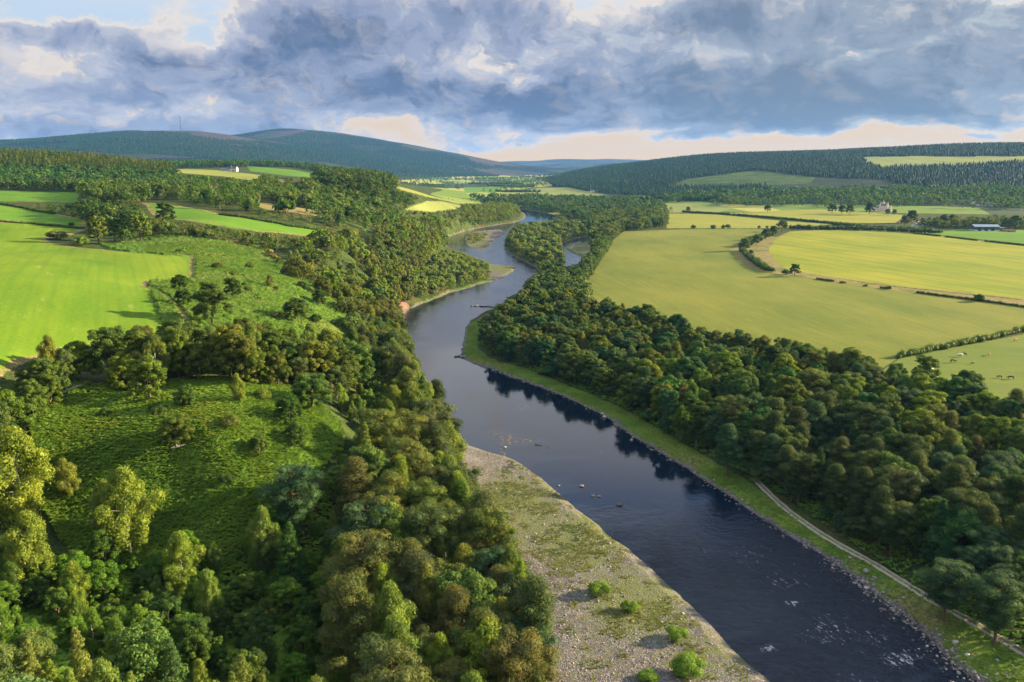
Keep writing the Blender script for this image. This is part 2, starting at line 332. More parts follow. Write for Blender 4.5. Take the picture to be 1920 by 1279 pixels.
# ------------------------------------------------------------------ mesh + object helpers
def mesh_np(name, v, faces, mats=(), midx=None, fattr=None, smooth=False, vattr=None):
    """faces: list of int arrays (n,k)"""
    me = bpy.data.meshes.new(name)
    faces = [np.asarray(f, np.int32) for f in faces if len(f)]
    loops = np.concatenate([f.ravel() for f in faces]); sizes = np.concatenate([np.full(len(f), f.shape[1], np.int32) for f in faces])
    me.vertices.add(len(v)); me.vertices.foreach_set('co', np.asarray(v, np.float32).ravel())
    me.loops.add(len(loops)); me.loops.foreach_set('vertex_index', loops)
    me.polygons.add(len(sizes)); me.polygons.foreach_set('loop_start', np.concatenate([[0], np.cumsum(sizes)[:-1]]).astype(np.int32))
    if midx is not None: me.polygons.foreach_set('material_index', np.asarray(midx, np.int32))
    for m in mats: me.materials.append(m)
    if smooth: me.polygons.foreach_set('use_smooth', np.ones(len(sizes), bool))
    for dom, at in (('FACE', fattr), ('POINT', vattr)):
        for k, a in (at or {}).items():
            a = np.asarray(a, np.float32)
            if a.ndim == 2:
                at_ = me.attributes.new(k, 'FLOAT_COLOR', dom); at_.data.foreach_set('color', np.concatenate([a, np.ones((len(a), 1), np.float32)], 1).ravel())
            else:
                at_ = me.attributes.new(k, 'FLOAT', dom); at_.data.foreach_set('value', a)
    me.update(calc_edges=True)
    return me
def obj(name, me, parent=None, loc=None, label=None, cat=None, group=None, kind=None):
    o = bpy.data.objects.new(name, me); C.objects.link(o)
    if parent is not None: o.parent = parent
    if loc is not None: o.location = loc
    tag(o, label, cat, group, kind); return o
def tag(o, label=None, cat=None, group=None, kind=None):
    for k, x in (('label', label), ('category', cat), ('group', group), ('kind', kind)):
        if x: o[k] = x
    return o

# ------------------------------------------------------------------ materials
def material(name, rough=.9, spec=.1):
    m = bpy.data.materials.new(name); m.use_nodes = True
    t = m.node_tree; N = NT(t); b = t.nodes['Principled BSDF']
    b.inputs['Roughness'].default_value = rough; b.inputs['Specular IOR Level'].default_value = spec
    pos = N.n('ShaderNodeNewGeometry').outputs['Position']
    return m, N, b, pos
def bump(N, b, h, dist, strength=1.0):
    bp = N.n('ShaderNodeBump'); bp.inputs['Strength'].default_value = strength; bp.inputs['Distance'].default_value = dist
    N.put(bp.inputs['Height'], h); N.t.links.new(bp.outputs[0], b.inputs['Normal'])
def plain(name, col, rough=.8, var=.25, sc=1.5, spec=.2):
    m, N, b, pos = material(name, rough, spec)
    o = N.n('ShaderNodeTexCoord').outputs['Object']
    f = N.ss(N.noise(o, sc, 5), .3, .7, 1-var, 1+var)
    N.put(b.inputs['Base Color'], N.mix(1.0, col, N.comb(f, f, f), 'MULTIPLY')); return m
def field_mat(name, c1, c2, p0, p1, period=0, streak=.5, c3=None, amt3=0., big=.012):
    """crop or grass: rows run from photo pixel p0 to p1"""
    m, N, b, pos = material(name, .95, .05)
    a = G(*p0); e = G(*p1); dx, dy = e[0]-a[0], e[1]-a[1]; L = math.hypot(dx, dy); dx /= L; dy /= L
    x, y, z = N.xyz(pos)
    s = N.add(N.mul(x, dx), N.mul(y, dy)); w = N.add(N.mul(x, -dy), N.mul(y, dx))
    st = N.noise(N.comb(N.mul(s, .02), N.mul(w, .35), 0), 1.0, 5, .65)
    bigs = N.noise(N.comb(N.mul(s, .45), w, 0), big*1.6, 5, .6)
    fine = N.noise(pos, .9, 4, .7)
    f = N.add(N.mul(N.sub(st, .5), streak), N.mul(N.sub(bigs, .5), 1.5), N.mul(N.sub(fine, .5), .7), .5)
    c = N.mix(N.ss(f, .1, .9), c1, c2)
    if period:
        tr = N.m('PINGPONG', w, period/2)
        c = N.mix(N.mul(N.ss(tr, .9, .5), N.ss(fine, .3, .6, .3, .75) if period > 10 else N.ss(fine, .3, .6, .05, .35)), c, tuple(k*(.55 if period > 10 else 1.0) for k in c1))
    if c3:
        pt = N.noise(N.comb(N.mul(s, .05), N.mul(w, .22), 3.0), 1.0, 6, .7)
        c = N.mix(N.mul(N.ss(pt, .58, .75), amt3), c, c3)
    N.put(b.inputs['Base Color'], c); bump(N, b, fine, .25, .6); return m
def rough_mat(name, cols, sc=.12, lump=.9, dist=.6, fine=1.6):
    m, N, b, pos = material(name, .95, .05)
    n1 = N.noise(pos, sc, 6, .6); n2 = N.noise(N.vm('ADD', pos, (40, 9, 3)), fine, 4, .65); n3 = N.noise(N.vm('ADD', pos, (7, 70, 3)), sc*.25, 3)
    c = N.mix(N.ss(n1, .38, .62), cols[0], cols[1])
    if len(cols) > 2: c = N.mix(N.ss(n3, .52, .66), c, cols[2])
    f = N.ss(n2, .25, .75, .55, 1.4); c = N.mix(1.0, c, N.comb(f, f, f), 'MULTIPLY')
    N.put(b.inputs['Base Color'], c); bump(N, b, N.add(N.mul(n2, .6), N.noise(pos, lump, 3)), dist); return m
def hill_mat(name, conifer, open_, heather, sc=.0022):
    m, N, b, pos = material(name, .95, .05)
    x, y, z = N.xyz(pos)
    p2 = N.vm('ADD', N.comb(x, y, N.mul(z, 2.0)), N.vm('MULTIPLY', N.comb(N.noise(pos, .0015, 4), N.noise(N.vm('ADD', pos, (900, 0, 0)), .0015, 4), 0), (700, 700, 0)))
    vo = N.n('ShaderNodeTexVoronoi'); N.put(vo.inputs['Vector'], p2); vo.inputs['Scale'].default_value = sc
    r1, r2, _ = N.xyz(vo.outputs['Color'])
    tree = N.noise(pos, .09, 4, .7)
    c = N.mix(N.ss(r1, .62, .66), conifer, open_)
    c = N.mix(N.ss(r2, .74, .78), c, heather)
    f = N.ss(tree, .3, .7, .45, 1.5); c = N.mix(1.0, c, N.comb(f, f, f), 'MULTIPLY')
    N.put(b.inputs['Base Color'], c); bump(N, b, tree, 14, 1.0); return m
def patch_mat(name):
    """far valley floor: a patchwork of fields and woods"""
    m, N, b, pos = material(name, .95, .05)
    x, y, z = N.xyz(pos)
    vo = N.n('ShaderNodeTexVoronoi'); N.put(vo.inputs['Vector'], N.comb(N.mul(x, .0045), N.mul(y, .0022), 0)); vo.inputs['Scale'].default_value = 1.0
    r1, r2, _ = N.xyz(vo.outputs['Color'])
    c = N.mix(N.ss(r1, .3, .7), (.10, .16, .03), (.24, .25, .07)); c = N.mix(N.ss(r2, .60, .62), c, (.03, .055, .025))
    N.put(b.inputs['Base Color'], c); return m
def gravel_mat(name, grassy=0.5):
    m, N, b, pos = material(name, .9, .15)
    vo = N.n('ShaderNodeTexVoronoi'); N.put(vo.inputs['Vector'], N.vm('ADD', pos, N.vm('MULTIPLY', N.comb(N.noise(pos, .7, 3), N.noise(N.vm('ADD', pos, (31, 0, 0)), .7, 3), 0), (1.6, 1.6, 0)))); vo.inputs['Scale'].default_value = 3.1
    v2 = N.n('ShaderNodeTexVoronoi'); N.put(v2.inputs['Vector'], pos); v2.inputs['Scale'].default_value = 5.5
    r, g, _ = N.xyz(vo.outputs['Color']); r2, g2, _ = N.xyz(v2.outputs['Color'])
    lum = N.add(N.mul(N.m('POWER', r, 2.2), .6), N.mul(N.m('POWER', r2, 2.0), .6), .25)
    pat = N.noise(pos, .10, 5, .6)
    base = N.mix(N.ss(pat, .35, .7), (.168, .168, .166), (.124, .119, .112))
    base = N.mix(N.ss(g, .8, .95), base, (.21, .155, .125))
    c = N.mix(1.0, base, N.comb(lum, lum, lum), 'MULTIPLY')
    at = N.n('ShaderNodeAttribute', attribute_name='grass').outputs['Fac']
    gn = N.add(N.noise(pos, .55, 6, .68), N.mul(N.sub(N.noise(N.vm('ADD', pos, (5, 5, 5)), 2.2, 3), .5), .35))
    gm = N.ss(N.add(gn, N.mul(at, .50)), .57, .84)
    gc = N.mix(N.noise(pos, 1.3, 3), (.055, .085, .018), (.115, .125, .040))
    c = N.mix(N.mul(gm, .85), c, gc)
    zz = N.xyz(pos)[2]
    c = N.mix(N.ss(zz, .30, .02), c, N.mix(.55, c, (.06, .05, .04)))
    N.put(b.inputs['Base Color'], c); bump(N, b, N.add(N.mul(vo.outputs['Distance'], .6), N.mul(N.noise(pos, 3, 4), -.6), N.mul(N.noise(pos, .4, 3), -1.2)), -.16); return m
def track_mat(name):
    m, N, b, pos = material(name, .95, .05)
    n = N.noise(pos, .8, 6, .65)
    at = N.n('ShaderNodeAttribute', attribute_name='off').outputs['Fac']     # metres from the middle of the track
    c = N.mix(n, (.20, .18, .15), (.36, .33, .28))
    ctr = N.mul(N.ss(at, .5, .2), N.ss(n, .3, .6, .3, 1)); c = N.mix(ctr, c, (.09, .12, .03))
    N.put(b.inputs['Base Color'], c); bump(N, b, n, .1); return m
def water_mat():
    m, N, b, pos = material("river_water", .04, .5)
    b.inputs['IOR'].default_value = 1.33
    chop = N.n('ShaderNodeAttribute', attribute_name='chop').outputs['Fac']; foam = N.n('ShaderNodeAttribute', attribute_name='foam').outputs['Fac']
    fl = N.n('ShaderNodeAttribute', attribute_name='flow').outputs['Vector']
    p = N.vm('ADD', N.vm('MULTIPLY', pos, (1, 1, 1)), 0.0)
    wx = N.noise(p, .35, 3, .6); w1 = N.noise(p, .65, 5, .62, dist=.8); w2 = N.noise(p, 2.6, 3, .6)
    h = N.add(N.mul(wx, .8), N.mul(w1, .55), N.mul(w2, .18))
    gust = N.noise(p, .035, 4, .6)
    amp = N.mul(chop, N.ss(gust, .3, .7, .55, 1.25))
    bp = N.n('ShaderNodeBump'); bp.inputs['Distance'].default_value = .95
    N.put(bp.inputs['Height'], h); N.put(bp.inputs['Strength'], amp); N.t.links.new(bp.outputs[0], b.inputs['Normal'])
    fx_, fy_, fz_ = N.xyz(p); pf = N.comb(N.add(N.mul(fx_, .22), N.mul(fy_, -.45)), N.add(N.mul(fx_, 1.1), N.mul(fy_, .52)), 0.0)
    fn = N.add(N.mul(N.noise(pf, 1.0, 6, .75), .6), N.mul(N.noise(N.vm('MULTIPLY', p, (1.0, 1.0, 1.0)), 2.2, 5, .8), .4))
    fm = N.mul(N.ss(N.add(fn, N.mul(foam, .16)), .65, .75), N.ss(foam, .02, .3))
    c = N.mix(fm, (.004, .009, .020), (.42, .45, .50))
    N.put(b.inputs['Base Color'], c); N.put(b.inputs['Roughness'], N.add(N.mul(fm, .5), N.ss(chop, 0, 1, .03, .10))); return m

M = {}
M['woodland_floor'] = rough_mat('woodland_floor', [(.028, .045, .014), (.05, .075, .018), (.06, .055, .025)])
M['bracken'] = rough_mat('bracken', [(.045, .095, .012), (.075, .140, .020), (.10, .130, .030)], .16, .8, .9, 1.3)
M['rough_grass'] = rough_mat('rough_grass', [(.13, .13, .045), (.20, .16, .075), (.085, .115, .03)], .2)
M['riverbank'] = rough_mat('riverbank', [(.055, .105, .014), (.095, .145, .022), (.13, .13, .045)], .12, .8, .25)
M['gravel_bar'] = gravel_mat('gravel'); M['riverbed'] = gravel_mat('riverbed')
M['track'] = track_mat('track')
M['hills'] = hill_mat('hills', (.006, .016, .020), (.028, .040, .030), (.050, .042, .042))
M['hillside'] = rough_mat('hillside', [(.012, .026, .016), (.022, .040, .018)], .01, .1, 3, .15)
M['valley'] = patch_mat('valley')
M['young_forest'] = rough_mat('young_forest', [(.030, .062, .018), (.052, .090, .026)], .02, .15, 3, .2)
M['meadow'] = field_mat('meadow', (.058, .130, .010), (.125, .185, .015), (255, 600), (235, 495), 6.0, .55, (.26, .28, .09), .55)
M['green_pasture'] = field_mat('green_pasture', (.055, .135, .012), (.09, .18, .02), (350, 400), (560, 432), 0, .6)
M['hay_field'] = field_mat('hay_field', (.145, .13, .045), (.20, .17, .065), (470, 385), (600, 400), 0, .8, (.14, .17, .05), .6)
M['hill_pasture'] = field_mat('hill_pasture', (.14, .18, .035), (.20, .215, .055), (745, 350), (900, 378), 0, .6, (.21, .15, .085), .5)
M['grass_field'] = field_mat('grass_field', (.080, .114, .021), (.150, .160, .031), (1200, 460), (1700, 620), 0, .8, (.21, .175, .05), .7)
M['barley_field'] = field_mat('barley_field', (.110, .160, .018), (.215, .220, .027), (1500, 470), (1900, 530), 22, .9, (.095, .170, .022), .7)
M['yellow_field'] = field_mat('yellow_field', (.150, .175, .030), (.205, .210, .038), (1300, 415), (1500, 425), 0, .6)
M['cattle_pasture'] = field_mat('cattle_pasture', (.070, .115, .020), (.125, .155, .034), (1720, 680), (1900, 690), 0, .8)
M['pale_field'] = field_mat('pale_field', (.12, .155, .045), (.17, .20, .06), (1013, 355), (1130, 365), 0, .4)

# ------------------------------------------------------------------ zones of the ground (photo pixels)
zones = [  # name of the object, material, polygon, min distance, max distance, label
 ('field', 'meadow', [(-500, 425), (-150, 417), (0, 417), (60, 419), (158, 428), (130, 440), (79, 447), (93, 456), (138, 464), (241, 473), (362, 481), (359, 522), (330, 524), (276, 527), (268, 534), (310, 554), (334, 576), (356, 606), (345, 620), (303, 628), (200, 640), (100, 655), (0, 700), (-500, 900)], 100, 700, 'bright mown green field on the plateau above the river'),
 ('field', 'green_pasture', [(-500, 380), (0, 384), (50, 392), (158, 413), (158, 424), (60, 418), (0, 412), (-500, 408)], 300, 900, 'narrow green strip field behind the bright plateau field'),
 ('field', 'green_pasture', [(-300, 354), (0, 357), (150, 361), (142, 380), (40, 378), (-300, 378)], 400, 1100, 'green field directly below the dark conifer plantation'),
 ('field', 'green_pasture', [(268, 380), (300, 382), (356, 390), (412, 402), (487, 413), (544, 424), (609, 434), (640, 440), (562, 441), (487, 434), (431, 427), (337, 412), (290, 402)], 350, 900, 'long tapering green field sloping between two belts of trees'),
 ('field', 'hay_field', [(459, 378), (506, 380), (619, 399), (626, 403), (581, 405), (506, 395)], 450, 1000, 'pale brown hay field between tree belts on the slope'),
 ('field', 'hill_pasture', [(330, 316), (403, 319), (470, 326), (502, 331), (467, 338), (420, 331), (322, 323)], 700, 1900, 'yellow green field below the white farmhouse'),
 ('field', 'green_pasture', [(463, 311), (551, 319), (589, 326), (581, 333), (544, 330), (470, 321)], 900, 2300, 'green field rising behind the white farmhouse'),
 ('field', 'hay_field', [(515, 337), (562, 333), (566, 341), (520, 342)], 600, 1500, 'small straw coloured field near the wooded knoll'),
 ('field', 'hay_field', [(379, 344), (418, 346), (418, 354), (395, 352)], 500, 1300, 'sliver of straw coloured field among the hillside trees'),
 ('field', 'hill_pasture', [(740, 343), (812, 353), (877, 367), (925, 380), (860, 382), (800, 369), (745, 354)], 600, 1500, 'pale hill pasture sloping down to the valley woods'),
 ('field', 'pale_field', [(784, 383), (802, 377), (840, 378), (877, 386), (850, 392), (812, 397), (755, 393)], 500, 1400, 'sunlit yellow field on the slope above the river trees'),
 ('field', 'grass_field', [(1150, 450), (1170, 434), (1280, 430), (1400, 429), (1450, 431), (1395, 446), (1386, 458), (1392, 480), (1420, 502), (1470, 514), (1600, 533), (1750, 553), (1920, 575), (2400, 640), (2400, 590), (2400, 680), (1920, 624), (1800, 645), (1690, 668), (1640, 700), (1500, 670), (1400, 655), (1300, 625), (1180, 585), (1080, 555), (1120, 500)], 200, 1300, 'broad dull green hay meadow beside the riverside wood'),
 ('field', 'cattle_pasture', [(1640, 704), (1690, 671), (1800, 649), (1920, 627), (2400, 560), (2400, 850), (1920, 790), (1780, 760)], 200, 900, 'green pasture with grazing cattle beyond the wood'),
 ('field', 'barley_field', [(1483, 434), (1530, 432), (1641, 432), (1710, 437), (1920, 461), (2400, 515), (2400, 640), (1920, 561), (1658, 534), (1507, 512), (1473, 504), (1449, 490), (1438, 468), (1452, 448)], 400, 1300, 'large sunlit yellow barley field with a curved end'),
 ('field', 'yellow_field', [(1250, 400), (1345, 402), (1470, 415), (1570, 421), (1440, 428), (1250, 428)], 600, 1700, 'golden field below a long hedge near the valley wood'),
 ('field', 'yellow_field', [(1342, 400), (1445, 396), (1535, 393), (1693, 403), (1690, 410), (1679, 418), (1555, 418), (1418, 406)], 700, 1900, 'golden field above the long hedge facing the castle'),
 ('field', 'pale_field', [(1240, 382), (1280, 381), (1376, 389), (1349, 398), (1250, 399)], 700, 2000, 'light green field against the foot of the forested hill'),
 ('field', 'green_pasture', [(1720, 436), (1817, 431), (1920, 431), (2300, 432), (2300, 505), (1920, 457)], 600, 1600, 'light green field by the farm shed'),
 ('field', 'green_pasture', [(870, 351), (942, 351), (930, 362), (870, 360)], 1500, 4200, 'deep green field far up the valley'),
 ('field', 'pale_field', [(1013, 352), (1063, 351), (1140, 366), (1067, 370), (905, 366), (950, 360)], 1200, 4200, 'pale grass field on the far valley floor'),
 ('field', 'yellow_field', [(1034, 370.5), (1203, 371), (1203, 373), (1100, 373)], 1000, 3000, 'thin yellow strip field beyond the valley wood'),
 ('field', 'yellow_field', [(1110, 375.5), (1203, 377), (1203, 381), (1130, 378)], 900, 3000, 'yellow strip field behind the valley wood'),
 ('field', 'pale_field', [(850, 341), (942, 340), (942, 344), (850, 344)], 2500, 7000, 'pale field below the dark hill far up the valley'),
 ('field', 'pale_field', [(1614, 294), (1700, 293), (1930, 293), (2200, 290), (2200, 306), (1920, 303), (1796, 311), (1655, 315), (1630, 308)], 2000, 3400, 'pale open field high on the forested hill'),
 ('young_forest', 'young_forest', [(1250, 352), (1290, 335), (1420, 319), (1530, 332), (1520, 343), (1400, 350)], 1700, 3000, 'bright young plantation cut into the forested hillside'),
 ('bracken', 'bracken', [(362, 481), (470, 470), (540, 500), (600, 540), (690, 620), (720, 690), (640, 690), (560, 690), (440, 660), (330, 640), (300, 600), (276, 527), (359, 522)], 150, 480, 'bracken covered slope between the plateau field and the river trees'),
 ('bracken', 'bracken', [(60, 735), (200, 725), (420, 720), (560, 730), (640, 800), (640, 850), (560, 930), (500, 1010), (380, 1060), (150, 1060), (40, 900)], 80, 260, 'mound of thick green bracken among birch trees'),
 ('bracken', 'bracken', [(180, 462), (300, 440), (420, 450), (520, 465), (480, 478), (362, 481), (241, 473)], 250, 600, 'bracken bank above the plateau field'),
 ('riverbank', 'riverbank', [(873, 610), (890, 600), (935, 582), (905, 625), (893, 650), (920, 672), (985, 690), (1080, 728), (1160, 762), (1240, 806), (1320, 855), (1400, 900), (1470, 955), (1560, 1020), (1660, 1075), (1760, 1125), (1860, 1190), (2000, 1270), (2500, 1560), (2700, 1910), (2200, 1560), (1850, 1290), (1750, 1200), (1560, 1055), (1400, 960), (1280, 880), (1130, 785), (950, 708), (865, 675)], 60, 600, 'grassy river bank below the dense wood'),
 ('riverbank', 'riverbank', [(752, 592), (780, 570), (840, 545), (890, 532), (930, 517), (968, 500), (975, 500), (955, 525), (900, 540), (836, 556), (770, 585)], 300, 900, 'strip of grass along the outside of the river bend'),
 ('gravel_spit', 'gravel_bar', [(866, 452), (873, 438), (890, 433), (946, 430), (947, 440), (914, 470), (890, 470), (870, 460)], 400, 1300, 'small gravel island in the river bend'),
 ('gravel_spit', 'gravel_bar', [(905, 497), (965, 492), (970, 505), (948, 520), (918, 522), (915, 505)], 350, 1000, 'tan gravel spit pointing into the river bend'),
 ('gravel_spit', 'gravel_bar', [(1058, 470), (1065, 457), (1100, 453), (1108, 462), (1098, 492), (1080, 480)], 350, 1000, 'sandy grass point in the side channel'),
 ('gravel_bar', 'gravel_bar', [(838, 806), (875, 824), (900, 832), (980, 855), (1060, 915), (1150, 990), (1280, 1105), (1450, 1265), (2050, 1750), (1300, 1900), (1025, 1290), (1010, 1200), (975, 1120), (940, 1065), (908, 1005), (900, 945), (882, 897), (850, 830)], 50, 330, 'broad pale gravel bar with patches of grass along the river'),
]
cr = [slice(0, -1), slice(1, None)]
cU = .25*sum(PU[a, b] for a in cr for b in cr); cV = .25*sum(PV[a, b] for a in cr for b in cr)
cX = .25*sum(GX[a, b] for a in cr for b in cr); cY = .25*sum(GY[a, b] for a in cr for b in cr); cD = np.hypot(cX, cY)
cZ = .25*sum(H[a, b] for a in cr for b in cr); cW = .25*sum(DW[a, b] for a in cr for b in cr)
jit = (fbm(cX/3, cY/3, 3, 41)-.5)
ZID = np.full(cD.shape, -1, int)              # -1 woodland floor
ZID[(cD > 1500) & (cZ < 30)] = -3              # valley
ZID[(cD > 1700) & (cX > .05*cD) & (cZ >= 13)] = -4       # forested hillside
ZID[(cD > 3400) & ((cZ >= 30) | (cD > 8000))] = -2                # far hills
for i, z in enumerate(zones):
    ok = (cD > z[3]) & (cD < z[4])
    ju = jit*np.where(z[0] in ('riverbank', 'gravel_bar', 'bracken', 'gravel_spit'), 3.5, 0)*F0/np.maximum(cD, 50)
    ZID[inpoly(cU+ju, cV+ju*.6, z[2]) & ok] = i
# rough margin along the nearer fields
marg = np.zeros(cD.shape, bool)
for i, z in enumerate(zones):
    if z[0] == 'field' and z[1] in ('meadow', 'barley_field') or i in (1, 3):
        wp = GP([(max(-150, min(2070, u)), v) for u, v in z[2]])
        near_ = (cD < 1200) & (cD > z[3]) & (np.abs(cW) > 20); ii = np.nonzero(near_)
        dd = segdist(cX[ii], cY[ii], wp)
        wv = .55*(1.1+1.6*fbm(cX[ii]/9, cY[ii]/9, 3, 44))*np.clip(cD[ii]/350, .7, 1.6)
        k = dd < wv; marg[ii[0][k], ii[1][k]] = True
ZID[marg] = -5
for poly in ([(1486, 434), (1455, 447), (1440, 468), (1451, 492), (1475, 506), (1510, 513), (1660, 536), (1920, 563), (2200, 602), (2200, 622), (1920, 577), (1740, 553), (1600, 533), (1470, 517), (1425, 506), (1398, 486), (1390, 468), (1420, 447)],):
    ZID[inpoly(cU, cV, poly) & (ZID != 13) & (cD > 300) & (cD < 1000)] = -5
for poly in ([(1400, 460), (1378, 452), (1373, 470), (1396, 498), (1440, 512), (1420, 500)],):
    ZID[inpoly(cU+jit*20, cV, poly) & (cD > 300) & (cD < 1000)] = -5
ZID[(cW < 1.0+jit*2.2)] = -6                     # river bed and wet stones
# track: metres from its centre line
trk_px = [(1412, 897), (1421, 908), (1455, 942), (1492, 972), (1577, 1025), (1652, 1067), (1720, 1114), (1784, 1148), (1864, 1194), (1920, 1228), (2050, 1300), (2300, 1440)]
TRK = smooth_poly(GP(trk_px), 2, False)
ii = np.nonzero((cD < 420) & (cX > 0)); td = np.full(cD.shape, 99.); td[ii] = segdist(cX[ii], cY[ii], TRK, False)

def grass_amt(x, y):
    u, v = project(x, y, np.full(x.shape, 1.5))
    a = np.zeros(x.shape)
    for (bu, bv, su, sv, k) in ((960, 930, 60, 45, .9), (1090, 1010, 90, 60, 1.0), (1190, 1130, 110, 80, .75), (1000, 960, 70, 90, .7), (1330, 1230, 120, 60, .5), (880, 452, 34, 20, 1.3), (960, 500, 40, 14, 1.1), (1080, 470, 30, 20, 1.3), (1110, 1230, 60, 60, .3)):
        a = np.maximum(a, k*np.exp(-((u-bu)/su)**2-((v-bv)/sv)**2))
    return a
def zone_object(name, mask, mat, label, **kw):
    j, i = np.nonzero(mask)
    if len(j) == 0: return None
    q = np.stack([j*NC+i, (j+1)*NC+i, (j+1)*NC+i+1, j*NC+i+1], 1)[:, ::-1]
    uq, inv = np.unique(q, return_inverse=True); inv = inv.reshape(q.shape)
    z = H.ravel()[uq].copy(); x = GX.ravel()[uq]; y = GY.ravel()[uq]
    va = {}
    if name in ('gravel_bar', 'gravel_spit', 'riverbed'): va['grass'] = grass_amt(x, y)
    if name == 'track': va['off'] = segdist(x, y, TRK, False)
    if name == 'bracken':                        # standing fronds, knee to chest high
        edge = np.minimum(1, np.bincount(inv.ravel(), minlength=len(uq))/4.0) >= 1
        z = z+edge*(.35+(fbm(x/1.3, y/1.3, 3, 61)-.25)*1.5)
    me = mesh_np(name, np.stack([x, y, z], 1), [inv], [M[mat]], smooth=True, vattr=va)
    return obj(name, me, label=label, kind='structure', **kw)
for i, z in enumerate(zones): zone_object(z[0], ZID == i, z[1], z[5])
zone_object('ground', ZID == -1, 'woodland_floor', 'dark mossy woodland floor under the trees')
zone_object('hills', ZID == -2, 'hills', 'blue forested hills along the skyline')
zone_object('valley_floor', ZID == -3, 'valley', 'flat patchwork valley floor far upstream')
zone_object('hillside', ZID == -4, 'hillside', 'long hillside under conifer forest across the valley')
zone_object('field_margin', ZID == -5, 'rough_grass', 'straw coloured rough grass along the field edges')
zone_object('riverbed', ZID == -6, 'riverbed', 'stony river bed and wet margins')
def track():
    P = TRK[np.concatenate([[True], np.hypot(*np.diff(TRK, axis=0).T) > .01])]; s = np.concatenate([[0], np.cumsum(np.hypot(*np.diff(P, axis=0).T))])
    q = np.arange(0, s[-1], .5); X = np.stack([np.interp(q, s, P[:, 0]), np.interp(q, s, P[:, 1])], 1); T = np.gradient(X, axis=0); T /= np.linalg.norm(T, axis=1, keepdims=True); Nn = np.stack([-T[:, 1], T[:, 0]], 1)
    off = np.linspace(-1, 1, 9); hw = 1.05+.5*(fbm(q/3, q*0, 3, 81)-.5); w = fbm(q/14, q*0+4, 2, 82)*1.2
    V = X[:, None]+Nn[:, None]*(off[None]*hw[:, None]+w[:, None])[..., None]; z = hgt(V[..., 0], V[..., 1])+.07-.10*(np.abs(off)[None] > .95)
    n, k = V.shape[:2]; i = (np.arange(n-1)[:, None]*k+np.arange(k-1)[None]).ravel()
    me = mesh_np('track', np.concatenate([V, z[..., None]], 2).reshape(-1, 3), [np.stack([i, i+1, i+k+1, i+k], 1)[:, ::-1]], [M['track']], smooth=True, vattr={'off': np.abs(np.broadcast_to(off*1.05, (n, k))).ravel()})
    if me.polygons[0].normal.z < 0: me.flip_normals()
    obj('track', me, label='pale twin rutted track along the riverside wood', kind='structure')
track()
def river():
    low = (H < .35) & (DW < 6)
    mk = low[:-1, :-1] | low[1:, :-1] | low[:-1, 1:] | low[1:, 1:]
    j, i = np.nonzero(mk); q = np.stack([j*NC+i, (j+1)*NC+i, (j+1)*NC+i+1, j*NC+i+1], 1)[:, ::-1]
    uq, inv = np.unique(q, return_inverse=True); inv = inv.reshape(q.shape)
    x = GX.ravel()[uq]; y = GY.ravel()[uq]; u, v = project(x, y, np.zeros(x.shape))
    chop = np.full(x.shape, .13)
    chop = np.maximum(chop, .85*sstep(v, 900, 1060)); chop = np.where(v < 640, .16, chop)
    for (bu, bv, su, sv, k) in ((930, 770, 120, 60, -.36), (1060, 850, 160, 70, -.24), (1150, 900, 120, 50, -.15), (1012, 407, 40, 14, -.4), (860, 680, 70, 50, -.12), (960, 610, 60, 30, .1)):
        chop = chop+k*np.exp(-((u-bu)/su)**2-((v-bv)/sv)**2)
    foam = np.zeros(x.shape)
    for (bu, bv, su, sv, k) in ((1400, 1040, 60, 40, .7), (1470, 1090, 80, 40, .7), (1550, 1180, 90, 50, .8), (1690, 1235, 60, 30, 1.0), (1440, 1215, 18, 10, 1.3), (1485, 1130, 22, 7, 1.1), (1640, 1200, 90, 50, .7), (1320, 1030, 40, 20, .6), (985, 765, 28, 14, .75), (1120, 845, 30, 14, .5), (870, 625, 12, 18, .7), (905, 572, 20, 4, .7), (1600, 1279, 100, 30, .7), (900, 470, 25, 6, .8), (880, 720, 40, 25, .35)):
        foam = np.maximum(foam, k*np.exp(-((u-bu)/su)**2-((v-bv)/sv)**2))
    me = mesh_np('river', np.stack([x, y, np.zeros(x.shape)], 1), [inv], [water_mat()], smooth=True, vattr={'chop': np.clip(chop, .03, 1), 'foam': foam})
    obj('river', me, label='dark winding river with calm and rippled stretches', kind='structure')
river()
# ------------------------------------------------------------------ vegetation: crown and trunk builders
rng = np.random.default_rng(11)
def unit(a): return a/np.maximum(np.linalg.norm(a, axis=-1, keepdims=True), 1e-9)
_t = (1+5**.5)/2
ICO_V = unit(np.array([(-1, _t, 0), (1, _t, 0), (-1, -_t, 0), (1, -_t, 0), (0, -1, _t), (0, 1, _t), (0, -1, -_t), (0, 1, -_t), (_t, 0, -1), (_t, 0, 1), (-_t, 0, -1), (-_t, 0, 1)]))
ICO_F = np.array([(0, 11, 5), (0, 5, 1), (0, 1, 7), (0, 7, 10), (0, 10, 11), (1, 5, 9), (5, 11, 4), (11, 10, 2), (10, 7, 6), (7, 1, 8), (3, 9, 4), (3, 4, 2), (3, 2, 6), (3, 6, 8), (3, 8, 9), (4, 9, 5), (2, 4, 11), (6, 2, 10), (8, 6, 7), (9, 8, 1)])
